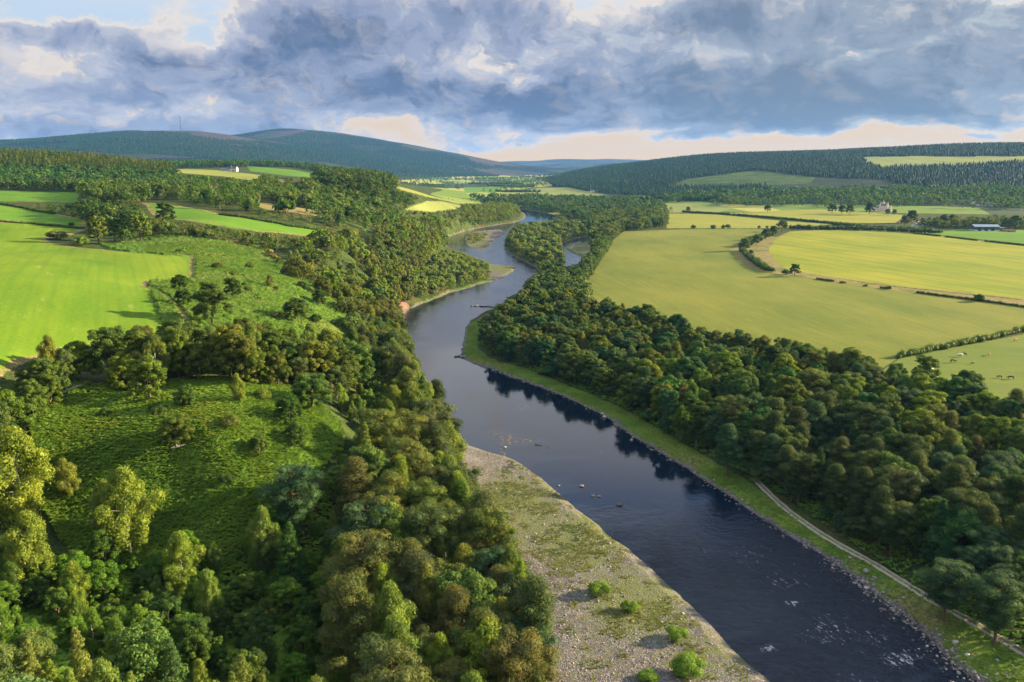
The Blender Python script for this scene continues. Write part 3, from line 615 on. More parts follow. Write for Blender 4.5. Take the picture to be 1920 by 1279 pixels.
def leaf_cloud(c, r, n, size, up=.25, droop=0., aspect=.55, core=.7, soft=.75):
    """leaf sprays over a set of ellipsoidal clumps -> verts, quads, tris, tone per face (quads first)"""
    w = (r[:, 0]*r[:, 1]+r[:, 0]*r[:, 2]*2); k = rng.choice(len(c), n, p=w/w.sum())
    d = rng.normal(size=(n, 3)); d = unit(d); d[:, 2] += up; d = unit(d)
    p = c[k]+d*r[k]*(rng.random((n, 1))**.22*1.12+.02)
    if droop: p[:, 2] -= rng.exponential(droop, n)*(rng.random(n) < .6)
    nn = unit(d/r[k]*r[k].mean(1, keepdims=True)+rng.normal(size=(n, 3))*soft)
    t = np.cross(nn, rng.normal(size=(n, 3))); t = unit(t)
    if droop: t = unit(t+np.array([0, 0, -1.2]))
    b = np.cross(nn, t); s = size*(.6+.8*rng.random((n, 1)))
    q = np.stack([p-t*s, p+b*s*aspect, p+t*s, p-b*s*aspect], 1).reshape(-1, 3)
    quads = np.arange(4*n).reshape(n, 4); ct = rng.random(len(c))
    tone = np.clip(ct[k]*.75+.25*rng.random(n), 0, 1)
    tris = np.zeros((0, 3), int); tt = np.zeros(0)
    if core:
        nv = (c[:, None]+ICO_V[None]*r[:, None]*core).reshape(-1, 3)
        tris = (np.arange(len(c))[:, None, None]*12+ICO_F[None]).reshape(-1, 3)+len(q)
        q = np.vstack([q, nv]); tt = np.repeat(ct*.75+.1, 20)
    return q, quads, tris, np.concatenate([tone, tt])
def tubes(paths, sides=6):
    """paths: list of (points, radii)"""
    V, Q = [], []; base = 0
    for pts, rad in paths:
        pts = np.asarray(pts, float); n = len(pts); tan = unit(np.gradient(pts, axis=0))
        ref = np.where(np.abs(tan[:, 2:]) > .9, np.array([[1., 0, 0]]), np.array([[0, 0, 1.]]))
        a = unit(np.cross(tan, ref)); b = np.cross(tan, a); th = np.arange(sides)*2*math.pi/sides
        ring = pts[:, None]+np.asarray(rad)[:, None, None]*(np.cos(th)[None, :, None]*a[:, None]+np.sin(th)[None, :, None]*b[:, None])
        V.append(ring.reshape(-1, 3))
        i = np.arange(n-1)[:, None]*sides; j = np.arange(sides)[None]; j2 = (j+1) % sides
        Q.append(np.stack([base+i+j, base+i+j2, base+i+sides+j2, base+i+sides+j], -1).reshape(-1, 4)); base += n*sides
    return np.vstack(V), np.vstack(Q)
def limb(a, b, ra, rb, sag=.0, n=4, wob=.0):
    a = np.asarray(a, float); b = np.asarray(b, float); t = np.linspace(0, 1, n)[:, None]
    p = a+(b-a)*t; p[:, 2] += (sag*np.sin(t*math.pi))[:, 0]; p[1:-1] += rng.normal(size=(n-2, 3))*wob
    return p, np.linspace(ra, rb, n)
def skeleton(kind, v=0):
    """clump centres and radii, trunk paths, for a tree about 12 m tall (bushes 3 m)"""
    U = rng.random; P = []
    if kind == 'pine_tree':
        h = 14; lean = rng.normal(size=2)*.5; top = np.array([lean[0], lean[1], h-.8]); P.append(limb((0, 0, -.6), top, .26, .07, 0, 8, .12))
        c, r = [], []; a0 = U()*6.3; n = 58
        for i in range(n):
            f = (i+.5)/n; z = h*(.27+.72*f**.95); rad = 3.9*math.sin(math.pi*min(1, .20+.80*(1-f)))**.75*(.25+.80*U())
            if v % 2: rad = (3.7*(1-f)**.75+.35)*(.25+.80*U())      # younger, pointed crown
            a = a0+i*2.4+U()*.6; p = np.array([math.cos(a)*rad+lean[0]*f, math.sin(a)*rad+lean[1]*f, z-.2])
            s = .82+.65*U(); c.append(p); r.append((s*1.05, s*1.05, s*.70))
            zt = z-.10*h*(.3+U()*.5); P.append(limb((lean[0]*zt/h, lean[1]*zt/h, zt), p-np.array([0, 0, .25]), .075, .025, -.1, 4, .07))
        for i in range(3):
            z = h*(.25+.14*U()); a = U()*6.3; P.append(limb((0, 0, z), (math.cos(a)*1.6, math.sin(a)*1.6, z-.3*U()), .05, .012))
        return np.array(c), np.array(r), P
    if kind in ('birch_tree',):
        h = 13; lean = rng.normal(size=2)*.45; P.append(limb((0, 0, -.6), (lean[0], lean[1], h-.4), .17, .03, 0, 8, .14))
        c, r = [], []; n = 52; a0 = U()*6
        lob = [(U()*6.3, .22+.62*U(), .7+.9*U()) for _ in range(6)]
        for i in range(n):
            f = (i+.5)/n; z = h*(.20+.78*f); env = 2.45*math.sin(math.pi*(.12+.86*f)**.8)**.75
            a = a0+i*2.4+U(); env *= .75+sum(k*.4*math.exp(-((f-fz)/.13)**2)*max(0, math.cos(a-la)) for la, fz, k in lob)
            rad = env*(.35+.65*math.sqrt(U()))
            p = np.array([math.cos(a)*rad+lean[0]*f, math.sin(a)*rad+lean[1]*f, z]); s = .50+.40*U()
            c.append(p); r.append((s*.95, s*.95, s*1.2))
            if i % 2 == 0: P.append(limb((lean[0]*f*.9, lean[1]*f*.9, z-1.0), p, .028, .010, .2))
        return np.array(c), np.array(r), P
    if kind in ('oak_tree', 'ash_tree', 'sycamore_tree', 'alder_tree', 'willow_tree'):
        h, rx, z0, n, s0 = {'oak_tree': (11.5, 4.6, .20, 96, .74), 'ash_tree': (13, 3.9, .18, 92, .68), 'sycamore_tree': (12, 4.1, .16, 96, .70), 'alder_tree': (11, 3.2, .12, 74, .62), 'willow_tree': (8, 3.8, .06, 74, .64)}[kind]
        P.append(limb((0, 0, -.6), (U()*.4, U()*.4, h*.55), .34*h/12, .14, 0, 5, .1)); c, r = [], []
        lob = [unit(rng.normal(size=3)) for _ in range(8)]; la = [.10+.22*U() for _ in lob]
        nl = 7; sub = []
        for i in range(nl):                       # big boughs, each carrying a dome of clumps
            a = i*2.4+U()*.7; ff = (i+.6)/nl; rad = rx*.56*math.sqrt(ff)*(1.05-.35*U()); zz = h*(.80-.36*ff*ff)+U()*.9-.5
            sub.append((np.array([math.cos(a)*rad, math.sin(a)*rad, zz]), rx*(.44+.16*U())))
            P.append(limb((0, 0, h*(.22+.2*U())), sub[-1][0], .15, .05, .5, 5, .15))
        for i in range(n):
            sc, sr = sub[i % nl]; d = unit(rng.normal(size=3)); d[2] = abs(d[2])*1.1-.28; d = unit(d)
            p = sc+d*np.array([sr, sr, sr*.92])*(.55+.55*U()); p[2] = max(p[2], h*z0+U())
            s = s0*(.6+.75*U()); c.append(p); r.append((s*1.1, s*1.1, s*.8))
            if i % 2 == 0: P.append(limb(sc, p, .045, .012, .1, 3))
        for i in range(int(n*.35)):               # lower skirt
            a = U()*6.3; rad = rx*(.55+.38*U()); p = np.array([math.cos(a)*rad, math.sin(a)*rad, h*(z0+.28*U())+.4]); s = s0*(.6+.6*U())
            c.append(p); r.append((s, s, s*.8))
        return np.array(c), np.array(r), P
    if kind in ('spruce_tree', 'larch_tree'):
        h = 14; rb = 2.7 if kind == 'spruce_tree' else 2.6; P.append(limb((0, 0, -.6), (0, 0, h-.3), .2, .02, 0, 8, .04)); c, r = [], []
        n = 78 if kind == 'spruce_tree' else 70
        for i in range(n):
            f = ((i+.5)/n)**.85; z = h*(.08+.90*f); L = rb*(1-f)**.85+.12; a = i*2.4+U()*.6; k = .55+.45*U()
            p = np.array([math.cos(a)*L*k, math.sin(a)*L*k, z-L*k*.22]); s = .28+.38*(1-f)
            c.append(p); r.append((s*1.15, s*1.15, s*.55))
            if i % 3 == 0: P.append(limb((0, 0, z), p, .03, .01))
        return np.array(c), np.array(r), P
    # bushes
    c, r = [], []; n = 26
    for i in range(n):
        a = U()*6.3; rad = 1.55*math.sqrt(U()); p = np.array([math.cos(a)*rad, math.sin(a)*rad, .55+1.75*math.sqrt(max(0, 1-(rad/1.75)**2))*(.35+.65*U())]); s = .42+.35*U()
        c.append(p); r.append((s*1.1, s*1.1, s*.9))
        if i % 3 == 0: P.append(limb((p[0]*.15, p[1]*.15, -.2), p, .06, .02, .1))
    return np.array(c), np.array(r), P
KINDS = {   # leaf: near count, size, up, droop, aspect, colours dark/light, translucency | bark
 'pine_tree': (10500, .21, .5, 0, .34, (.030, .056, .022), (.098, .122, .036), (.17, .095, .06)),
 'birch_tree': (8500, .19, .1, .35, .5, (0.064, 0.106, 0.022), (0.149, 0.205, 0.041), (.50, .47, .42)),
 'oak_tree': (12500, .225, .35, 0, .6, (0.032, 0.072, 0.016), (0.097, 0.151, 0.030), (.12, .095, .07)),
 'ash_tree': (11500, .21, .3, .08, .45, (.036, .072, .022), (.105, .152, .040), (.20, .18, .15)),
 'sycamore_tree': (12500, .235, .35, 0, .65, (.048, .100, .014), (.138, .200, .030), (.14, .115, .09)),
 'alder_tree': (9000, .23, .3, 0, .6, (0.029, 0.067, 0.022), (0.081, 0.132, 0.041), (.10, .085, .07)),
 'willow_tree': (9000, .23, .2, .15, .4, (0.064, 0.109, 0.029), (0.155, 0.203, 0.061), (.13, .11, .085)),
 'spruce_tree': (7500, .20, .1, .05, .38, (0.024, 0.058, 0.022), (0.061, 0.115, 0.032), (.12, .085, .06)),
 'larch_tree': (7500, .19, .1, .10, .38, (0.067, 0.106, 0.022), (0.155, 0.203, 0.043), (.16, .11, .075)),
 'hawthorn_bush': (3800, .15, .4, 0, .6, (0.040, 0.077, 0.016), (0.115, 0.159, 0.032), (.14, .115, .09)),
 'willow_bush': (3800, .14, .4, 0, .5, (.060, .120, .014), (.150, .260, .030), (.14, .115, .09)),
 'gorse_bush': (3800, .14, .5, 0, .4, (0.088, 0.112, 0.022), (0.203, 0.209, 0.054), (.13, .11, .08)),
}
HGT = {'pine_tree': 14.3, 'birch_tree': 13.2, 'oak_tree': 11.6, 'ash_tree': 13.2, 'sycamore_tree': 12.2, 'alder_tree': 11, 'willow_tree': 8.2, 'spruce_tree': 14, 'larch_tree': 14, 'hawthorn_bush': 2.7, 'gorse_bush': 2.7, 'willow_bush': 2.7}
def leaf_material(name, dark, light):
    m = bpy.data.materials.new(name+'_leaves'); m.use_nodes = True; t = m.node_tree; N = NT(t); b = t.nodes['Principled BSDF']
    b.inputs['Roughness'].default_value = .7; b.inputs['Specular IOR Level'].default_value = .10
    tone = N.n('ShaderNodeAttribute', attribute_name='tone').outputs['Fac']; tint = N.n('ShaderNodeAttribute', attribute_name='tint').outputs['Color']
    oc = N.n('ShaderNodeObjectInfo').outputs['Color']
    c = N.mix(tone, tuple(k*1.15 for k in dark), tuple(k*1.12 for k in light)); c = N.mix(1.0, c, oc, 'MULTIPLY'); c = N.mix(1.0, c, tint, 'MULTIPLY')
    N.put(b.inputs['Base Color'], c)
    tr = N.n('ShaderNodeBsdfTranslucent'); N.put(tr.inputs[0], N.mix(1.0, c, (1.25, 1.15, .5), 'MULTIPLY'))
    ms = N.n('ShaderNodeMixShader'); ms.inputs[0].default_value = .32
    t.links.new(b.outputs[0], ms.inputs[1]); t.links.new(tr.outputs[0], ms.inputs[2])
    t.links.new(ms.outputs[0], t.nodes['Material Output'].inputs[0]); return m
def bark_material(name, col):
    m, N, b, pos = material(name+'_bark', .9, .1); o = N.n('ShaderNodeTexCoord').outputs['Object']
    x, y, z = N.xyz(o); n = N.noise(N.comb(N.mul(x, 3), N.mul(y, 3), N.mul(z, .9)), 2.0, 4, .6)
    dk = tuple(k*.35 for k in col); c = N.mix(N.ss(n, .35, .6), dk, col)
    if name == 'pine_tree': c = N.mix(N.ss(z, 2.0, 6.5), (.085, .062, .048), c)
    N.put(b.inputs['Base Color'], c); return m
PROTO = {}
for kn, (n0, sz, up, dr, asp, dk, lt, bk) in KINDS.items():
    lm, bm = leaf_material(kn, dk, lt), bark_material(kn, bk); PROTO[kn] = {'lm': lm, 'bm': bm, 'near': [], 'mid': [], 'far': []}
    for v in range(4):
        c, r, P = skeleton(kn, v)
        tv, tq = tubes(P)
        q, qd, tr, tn = leaf_cloud(c, r, int(n0*1.9), sz*.72, up, dr, asp, .62, .5)
        crown = mesh_np(kn+'_crown', q, [qd, tr], [lm], fattr={'tone': tn, 'tint': np.ones((len(tn), 3))})
        trunk = mesh_np(kn+'_trunk', tv, [tq], [bm], smooth=True)
        PROTO[kn]['near'].append((trunk, crown))
        q, qd, tr, tn = leaf_cloud(c, r, n0//6, sz*1.9, up, dr, asp, .75, .35)
        m2 = mesh_np(kn+'_mid', np.vstack([q, tv]), [qd, tr, tq+len(q)], [lm, bm], midx=np.concatenate([np.zeros(len(tn), int), np.ones(len(tq), int)]),
                     fattr={'tone': np.concatenate([tn, np.zeros(len(tq))]), 'tint': np.ones((len(tn)+len(tq), 3))})
        PROTO[kn]['mid'].append(m2)
        sel_ = rng.permutation(len(c))[:max(14, len(c)//3)]
        q, qd, tr, tn = leaf_cloud(c[sel_], r[sel_]*1.35, 240, sz*3.3, up+.1, 0, max(asp, .5), .0, .32)
        PROTO[kn]['far'].append((q, qd, tn))
TINTS = {   # crown colour multipliers that labels may speak of
 'dark': (.62, .73, .68), 'mid-green': (1, 1, 1), 'pale': (1.30, 1.24, 1.25), 'yellowish': (1.26, 1.24, .80), 'bluish': (.60, .90, 1.15), 'brownish': (1.22, 1.0, .85), 'deep green': (.74, .95, .66)}
KNAME = {'pine_tree': 'pine', 'birch_tree': 'birch', 'oak_tree': 'round-crowned broadleaf tree', 'ash_tree': 'loose-crowned broadleaf tree', 'sycamore_tree': 'leafy broadleaf tree', 'alder_tree': 'alder', 'willow_tree': 'willow', 'spruce_tree': 'spruce', 'larch_tree': 'larch', 'hawthorn_bush': 'rounded bush', 'gorse_bush': 'scrubby bush', 'willow_bush': 'bright green bush'}
HILL_FIELDS = zones[1:11]; WPX = np.array(water_px, float)
TREES = []       # kind, x, y, scale, tint, label or None, region phrase, group
def cell(x, y):
    i = np.clip(np.searchsorted(TH, np.arctan2(x, y))-1, 0, NC-2); j = np.clip(np.searchsorted(LD, np.log(np.hypot(x, y)))-1, 0, NR-2)
    return j, i
OPEN = [i for i, z in enumerate(zones) if z[0] in ('field', 'gravel_bar')]
def zone_ok(x, y, strict=True):
    j, i = cell(x, y); z = ZID[j, i]
    bad = np.isin(z, OPEN) | (z == -6) | (z == -7) | (DW[j, i] < 2.5)
    if strict: bad |= np.isin(z, [k for k, q in enumerate(zones) if q[0] in ('riverbank', 'young_forest')])
    return ~bad
def scatter(poly, spacing, mix, scale, phrase, group, tints=('dark', 'mid-green', 'mid-green', 'pale'), mode='px', dmin=0, keep=1.0, strict=True, clump=0.):
    if mode == 'px': wp = GP(poly, dmin)
    else: wp = np.array([((u-960)/F0*d, d) for u, d in poly])
    lo, hi = wp.min(0), wp.max(0)
    gx, gy = np.meshgrid(np.arange(lo[0], hi[0], spacing), np.arange(lo[1], hi[1], spacing*.87))
    gx = gx+(np.arange(gx.shape[0]) % 2)[:, None]*spacing/2
    x = (gx+rng.uniform(-.38, .38, gx.shape)*spacing).ravel(); y = (gy+rng.uniform(-.38, .38, gy.shape)*spacing).ravel()
    k = inpoly(x, y, wp) & zone_ok(x, y, strict) & (rng.random(x.size) < keep)
    if clump: k &= fbm(x/55, y/55, 3, int(clump*100)) < clump
    x, y = x[k], y[k]
    if 'oak_tree' in mix and 'ash_tree' not in mix: mix = {**mix, 'oak_tree': mix['oak_tree']*.6, 'ash_tree': mix['oak_tree']*.4}
    kinds = list(mix); pr = np.array([mix[q] for q in kinds], float); pr /= pr.sum()
    kk = rng.choice(len(kinds), len(x), p=pr)
    pat = fbm(x/30, y/30, 3, 77)
    for a, b, q, pp in zip(x, y, kk, pat):
        s = (scale[0]+(scale[1]-scale[0])*rng.random()**1.1)/HGT[kinds[q]]
        if 330 < b < 1900 and abs(a) < 140 and scale[1] > 5:        # open water in view: the trees before it stay low
            g = float(hgt(a, b))
            for _ in range(3):
                tu, tv = project(np.array([a, a]), np.array([b, b]), g+s*HGT[kinds[q]]*np.array([.7, .95]))
                if not inpoly(tu, tv, WPX).any(): break
                s *= .74
        if a < 0 and 450 < b < 1900:               # the photo shows open fields here: no tree stands tall in front of them
            g = float(hgt(a, b))
            for _ in range(5):
                hit = False
                for fr in (.55, 1.0):
                    tu, tv = project(np.array([a]), np.array([b]), np.array([g+s*HGT[kinds[q]]*fr])); hit |= any(z[3] < 1e9 and inpoly(tu, tv, z[2])[0] for z in HILL_FIELDS)
                if not hit: break
                s *= .72
            if s*HGT[kinds[q]] < 2.2: continue
            if s*HGT[kinds[q]] < 4 and kinds[q].endswith('_tree'): s = max(s, .2)
        tt = tints[min(len(tints)-1, int((pp*.6+rng.random()*.4)*len(tints)))]
        TREES.append((kinds[q], a, b, s, tt, None, phrase, group))
def one(kind, u, v, h, label, tint='mid-green', wide=1.0, group=None):
    p = G(u, v); TREES.append((kind, p[0], p[1], h/HGT[kind], tint, label, None, group, wide))

# ------------------------------------------------------------------ trees one can single out (photo pixel of the foot, height in metres)
DK, MG, PL, YE, BL, BR, DG = 'dark', 'mid-green', 'pale', 'yellowish', 'bluish', 'brownish', 'deep green'
for a in [
 ('birch_tree', 45, 990, 19, 'big spreading birch at the outer edge of the bracken mound', YE, 1.35),
 ('birch_tree', 60, 1125, 15, 'yellow-green birch standing alone below the bracken mound', YE, 1.2),
 ('birch_tree', 245, 1045, 17, 'tall drooping birch in front of the bracken mound', YE, 1.25),
 ('birch_tree', 200, 1010, 11, 'shorter birch half hidden behind the tall drooping birch', MG, 1.1),
 ('birch_tree', 345, 1130, 13, 'pale birch rising from the dark hollow', YE, 1.15),
 ('birch_tree', 148, 1160, 10, 'small slender birch in the dark hollow', YE, 1.0),
 ('birch_tree', 487, 1075, 13, 'drooping birch beside the steep bluff wood', MG, 1.0),
 ('birch_tree', 130, 935, 8, 'thin-leaved birch with a forked pale trunk on the bracken mound', BR, 1.3),
 ('birch_tree', 395, 1200, 12, 'slim birch on the lip of the dark hollow', MG, .9),
 ('spruce_tree', 550, 1130, 16, 'dark green spruce with a pointed top in the hollow', DG, 1.2),
 ('pine_tree', 555, 1010, 15, 'broad bluish pine at the end of the bracken slope', BL, 1.25),
 ('sycamore_tree', 540, 1170, 9, 'bright leafy shrub tree low in the dark hollow', DG, 1.1),
 ('sycamore_tree', 620, 1150, 9, 'low leafy tree under the dark spruce', DG, 1.1),
 ('oak_tree', 350, 770, 5.5, 'small bush-like tree on the crest of the bracken mound', MG, 1.1),
 ('oak_tree', 335, 840, 7, 'rounded tree with a bleached fallen limb on the bracken mound', BR, 1.15),
 ('oak_tree', 543, 800, 7, 'rounded dark bush-like tree on the shoulder of the bracken mound', DK, 1.2),
 ('sycamore_tree', 280, 755, 11, 'bright round-headed tree behind the bracken mound', MG, 1.15),
 ('oak_tree', 585, 770, 9, 'broad leafy tree at the edge of the bracken mound', MG, 1.3),
 ('birch_tree', 452, 760, 7, 'golden birch sapling behind the bracken mound', YE, 1.1),
 ('hawthorn_bush', 490, 752, 3, 'small golden bush behind the bracken mound', YE, 1.0),
 ('oak_tree', 400, 612, 13, 'large round tree by the corner of the plateau field', MG, 1.15),
 ('oak_tree', 345, 575, 6, 'dark round bush-like tree close to the plateau field edge', DK, 1.15),
 ('oak_tree', 437, 560, 8, 'dark round tree behind the large tree by the field corner', DK, 1.1),
 ('oak_tree', 338, 545, 6, 'dark low tree at the inner corner of the plateau field', DK, 1.3),
 ('oak_tree', 556, 603, 8.5, 'isolated round bush-like tree on the bracken slope', MG, 1.35),
 ('oak_tree', 600, 575, 7.5, 'round dark tree high on the bracken slope', DK, 1.1),
 ('birch_tree', 505, 540, 6, 'sparse birch on the bracken slope', BR, 1.3),
 ('hawthorn_bush', 410, 505, 3.4, 'lone small bush on the grassy ridge', BR, 1.2),
 ('hawthorn_bush', 340, 476, 3, 'tan bush beside the top corner of the plateau field', YE, 1.3),
 ('oak_tree', 185, 457, 15, 'tall dark tree of the clump above the plateau field', BR, .95),
 ('oak_tree', 215, 452, 13.5, 'tree between the tall ones of the clump above the plateau field', MG, 1.0),
 ('sycamore_tree', 264, 452, 17, 'tallest green tree of the clump above the plateau field', MG, 1.1),
 ('oak_tree', 236, 458, 8, 'low tree at the foot of the clump above the plateau field', MG, 1.2),
 ('oak_tree', 312, 420, 14, 'dark domed tree at the tip of the long green field', DK, 1.15),
 ('hawthorn_bush', 108, 449, 4.5, 'wide brown-green bush on the plateau field edge', BR, 2.0),
 ('hawthorn_bush', 152, 460, 4.5, 'round yellow-green bush on the plateau field edge', YE, 1.2),
 ('hawthorn_bush', 134, 425, 2.5, 'dot of a bush on the strip field border', DK, 1.2),
 ('oak_tree', 1490, 518, 9.5, 'lone dark tree standing at the tip of the barley field', DK, 1.1),
 ('hawthorn_bush', 1473, 515, 4, 'round bush beside the lone field tree', DK, 1.2),
 ('hawthorn_bush', 1447, 511, 4, 'round bush at the end of the field hedge row', DK, 1.1),
 ('hawthorn_bush', 1666, 543, 2.6, 'single tiny bush midway along the barley field margin', DK, 1.1),
 ('hawthorn_bush', 1835, 565, 4.2, 'small round bush on the barley field margin towards the pasture', DK, 1.3),
 ('oak_tree', 1396, 470, 13, 'tree at the corner of the hay meadow row', MG, 1.1),
 ('oak_tree', 1418, 460, 12, 'second tree of the hay meadow row', MG, 1.0),
 ('oak_tree', 1436, 449, 13, 'third tree of the hay meadow row', DK, 1.0),
 ('oak_tree', 1449, 442, 12, 'far tree of the hay meadow row', DK, 1.0),
 ('oak_tree', 1466, 434, 15, 'spreading tree where the hedges meet', MG, 1.15),
 ('alder_tree', 1408, 482, 7, 'low tree in the row beside the hay meadow', MG, 1.2),
 ('hawthorn_bush', 1418, 492, 4.6, 'dark bush low in the hay meadow row', DK, 1.2),
 ('hawthorn_bush', 1428, 500, 4.4, 'olive bush near the end of the hay meadow row', BR, 1.2),
 ('oak_tree', 1810, 745, 10, 'dark wide tree at the cattle pasture edge of the wood', DK, 1.35),
 ('oak_tree', 1735, 712, 10, 'sunlit wide tree where the pasture hedge meets the wood', YE, 1.3),
 ('sycamore_tree', 1590, 775, 14, 'bright yellow-green domed tree in the wood', YE, 1.25),
 ('sycamore_tree', 1730, 815, 14, 'largest bright green domed tree in the wood', YE, 1.5),
 ('sycamore_tree', 1640, 750, 11, 'bright green tree behind the domed ones in the wood', YE, 1.0),
 ('sycamore_tree', 1790, 890, 12, 'bright green tree among the dark pines', PL, 1.2),
 ('pine_tree', 1365, 893, 15, 'pine with a bare trunk at the front of the wood by the river', BL, 1.1),
 ('pine_tree', 1440, 905, 14, 'dense pine beside the start of the track', BL, 1.1),
 ('pine_tree', 1770, 1165, 12, 'short broad pine overhanging the riverside track', BL, 1.35),
 ('pine_tree', 1862, 1208, 13, 'bluish pine leaning over the track near its lower end', BL, 1.25),
 ('willow_bush', 1124, 1114, 2.6, 'bright green bush on the gravel bar, roundest one', MG, 1.2),
 ('willow_bush', 1181, 1146, 2.0, 'bright green bush on the gravel bar, second towards the water', MG, 1.2),
 ('willow_bush', 1268, 1199, 2.4, 'bright green bush at the water edge of the gravel bar', MG, 1.2),
 ('willow_bush', 1290, 1262, 3.0, 'largest bright green bush on the gravel bar', MG, 1.3),
 ('willow_bush', 1215, 1276, 1.6, 'lowest small bush on the gravel bar', MG, 1.5),
 ('pine_tree', 880, 1010, 15, 'pine with a tall bare trunk at the foot of the bluff', MG, 1.0),
 ('pine_tree', 915, 1170, 15, 'pine leaning over the upper gravel bar', BL, 1.1),
 ('pine_tree', 965, 1190, 13, 'slim pine at the gravel bar edge', BL, .95),
 ('pine_tree', 995, 1290, 12, 'low dense pine at the lower end of the bluff', BL, 1.15),
 ('pine_tree', 690, 1100, 17, 'great domed pine on the bluff', BL, 1.25),
 ('pine_tree', 815, 800, 16, 'dark pine overhanging the calm reach', DK, 1.0),
 ('oak_tree', 1560, 400, 17, 'big round parkland tree before the castle meadow, farthest from the castle', DK, 1.1),
 ('oak_tree', 1578, 401, 15, 'second big parkland tree in the row before the castle', DK, 1.1),
 ('oak_tree', 1593, 402, 16, 'third big parkland tree in the row before the castle', DK, 1.1),
 ('oak_tree', 1630, 402, 20, 'largest dark parkland tree standing in front of the castle wing', DK, 1.1),
 ('oak_tree', 1664, 403, 10, 'small round tree on the lawn below the castle', DK, 1.1),
 ('oak_tree', 1677, 403, 9, 'tiny round tree next to the castle lawn hedge', DK, 1.1),
 ('oak_tree', 1708, 418, 18, 'tall round tree beside the white cottage', DK, 1.1),
 ('oak_tree', 1696, 424, 14, 'dark purple-brown copper beech beside the white cottage', BR, 1.1),
 ('oak_tree', 1770, 425, 17, 'rusty brown dense tree behind the white cottage', BR, 1.1),
 ('oak_tree', 1785, 424, 16, 'dark dense tree behind the white cottage', DK, 1.1),
 ('oak_tree', 1830, 425, 13, 'light green tree behind the farm shed', MG, 1.1),
 ('oak_tree', 1903, 428, 17, 'dark round tree beyond the log piles', DK, 1.1),
 ('oak_tree', 1290, 398, 10, 'lone tree in the light green valley field', MG, 1.1),
 ('oak_tree', 1439, 398, 14, 'dark tree at the end of the golden field above the long hedge', DK, 1.1),
 ('oak_tree', 1680, 392, 17, 'dark tree shading the end wall of the castle', DK, 1.1),
]: one(*a)

# ------------------------------------------------------------------ woods: scattered over the ground they cover
PINEW = {'pine_tree': .76, 'oak_tree': .14, 'larch_tree': .04, 'spruce_tree': .06}
scatter([(1395, 893), (1440, 918), (1500, 955), (1590, 1012), (1670, 1052), (1750, 1100), (1840, 1152), (1950, 1218), (2150, 1330), (2150, 1080), (1920, 970), (1700, 880), (1550, 830), (1420, 830), (1340, 840)], 6.4, PINEW, (9.5, 17), 'in the pine wood beside the riverside track', 'pines of the riverside wood', (BL, MG, DK, BL, PL))
scatter([(1150, 757), (1220, 797), (1330, 850), (1420, 830), (1550, 830), (1700, 880), (1920, 970), (2150, 1080), (2250, 860), (1920, 815), (1800, 765), (1690, 735), (1580, 712), (1480, 705), (1330, 700), (1200, 705)], 6.9, {'oak_tree': .50, 'sycamore_tree': .12, 'pine_tree': .25, 'birch_tree': .08, 'spruce_tree': .05}, (7.5, 15.5), 'in the mixed wood between river and cattle pasture', 'trees of the mixed wood', (DK, MG, BL, YE, DK, BR, PL))
scatter([(900, 655), (950, 682), (1010, 698), (1080, 728), (1150, 757), (1200, 705), (1330, 700), (1480, 705), (1580, 712), (1480, 682), (1400, 667), (1290, 642), (1200, 614), (1130, 596), (1060, 572), (1000, 566), (950, 592), (905, 612), (893, 635)], 6.6, {'oak_tree': .55, 'alder_tree': .35, 'pine_tree': .05, 'birch_tree': .05}, (7, 13.5), 'at the rounded point of the riverside wood', 'trees on the point of the riverside wood', (DK, MG, BR, BL, PL))
scatter([(985, 548), (1008, 519), (1060, 509), (1098, 496), (1112, 478), (1140, 455), (1152, 452), (1140, 500), (1118, 555), (1080, 574), (1000, 567)], 6.8, {'oak_tree': .5, 'alder_tree': .4, 'birch_tree': .1}, (8, 13), 'between the side channel and the hay meadow', 'trees between side channel and meadow', (DK, MG, MG, YE))
scatter([(946, 473), (946, 457), (957, 440), (985, 424), (1042, 416), (1098, 428), (1098, 441), (1053, 453), (1046, 466), (1060, 487), (1050, 499), (1015, 505), (988, 490)], 7.2, {'willow_tree': .55, 'alder_tree': .30, 'oak_tree': .15}, (3.5, 12), 'on the wooded island in the river', 'trees of the river island', (MG, YE, DK, PL, BR, DK), strict=False, keep=.92)
scatter([(1098, 428), (1150, 404), (1258, 398), (1256, 424), (1200, 434), (1152, 448), (1125, 470), (1110, 470), (1104, 448)], 8.5, {'oak_tree': .75, 'alder_tree': .25}, (7, 16), 'in the wood behind the side channel', 'trees behind the side channel', (DK, MG, BR, DK))
scatter([(860, 373), (1000, 372), (1100, 375), (1250, 385), (1250, 398), (1150, 404), (1100, 420), (1058, 412), (1052, 402), (970, 388), (930, 386)], 11, {'oak_tree': .75, 'alder_tree': .2, 'spruce_tree': .05}, (7, 17), 'in the far valley wood', 'trees of the far valley wood', (DK, BL, DK, MG, DG), strict=False)
scatter([(870, 392), (955, 392), (978, 402), (950, 415), (900, 413), (850, 412)], 8, {'oak_tree': .7, 'birch_tree': .3}, (10, 15), 'in the wood above the far river bend', 'trees above the far bend', (MG, BR, YE, MG))
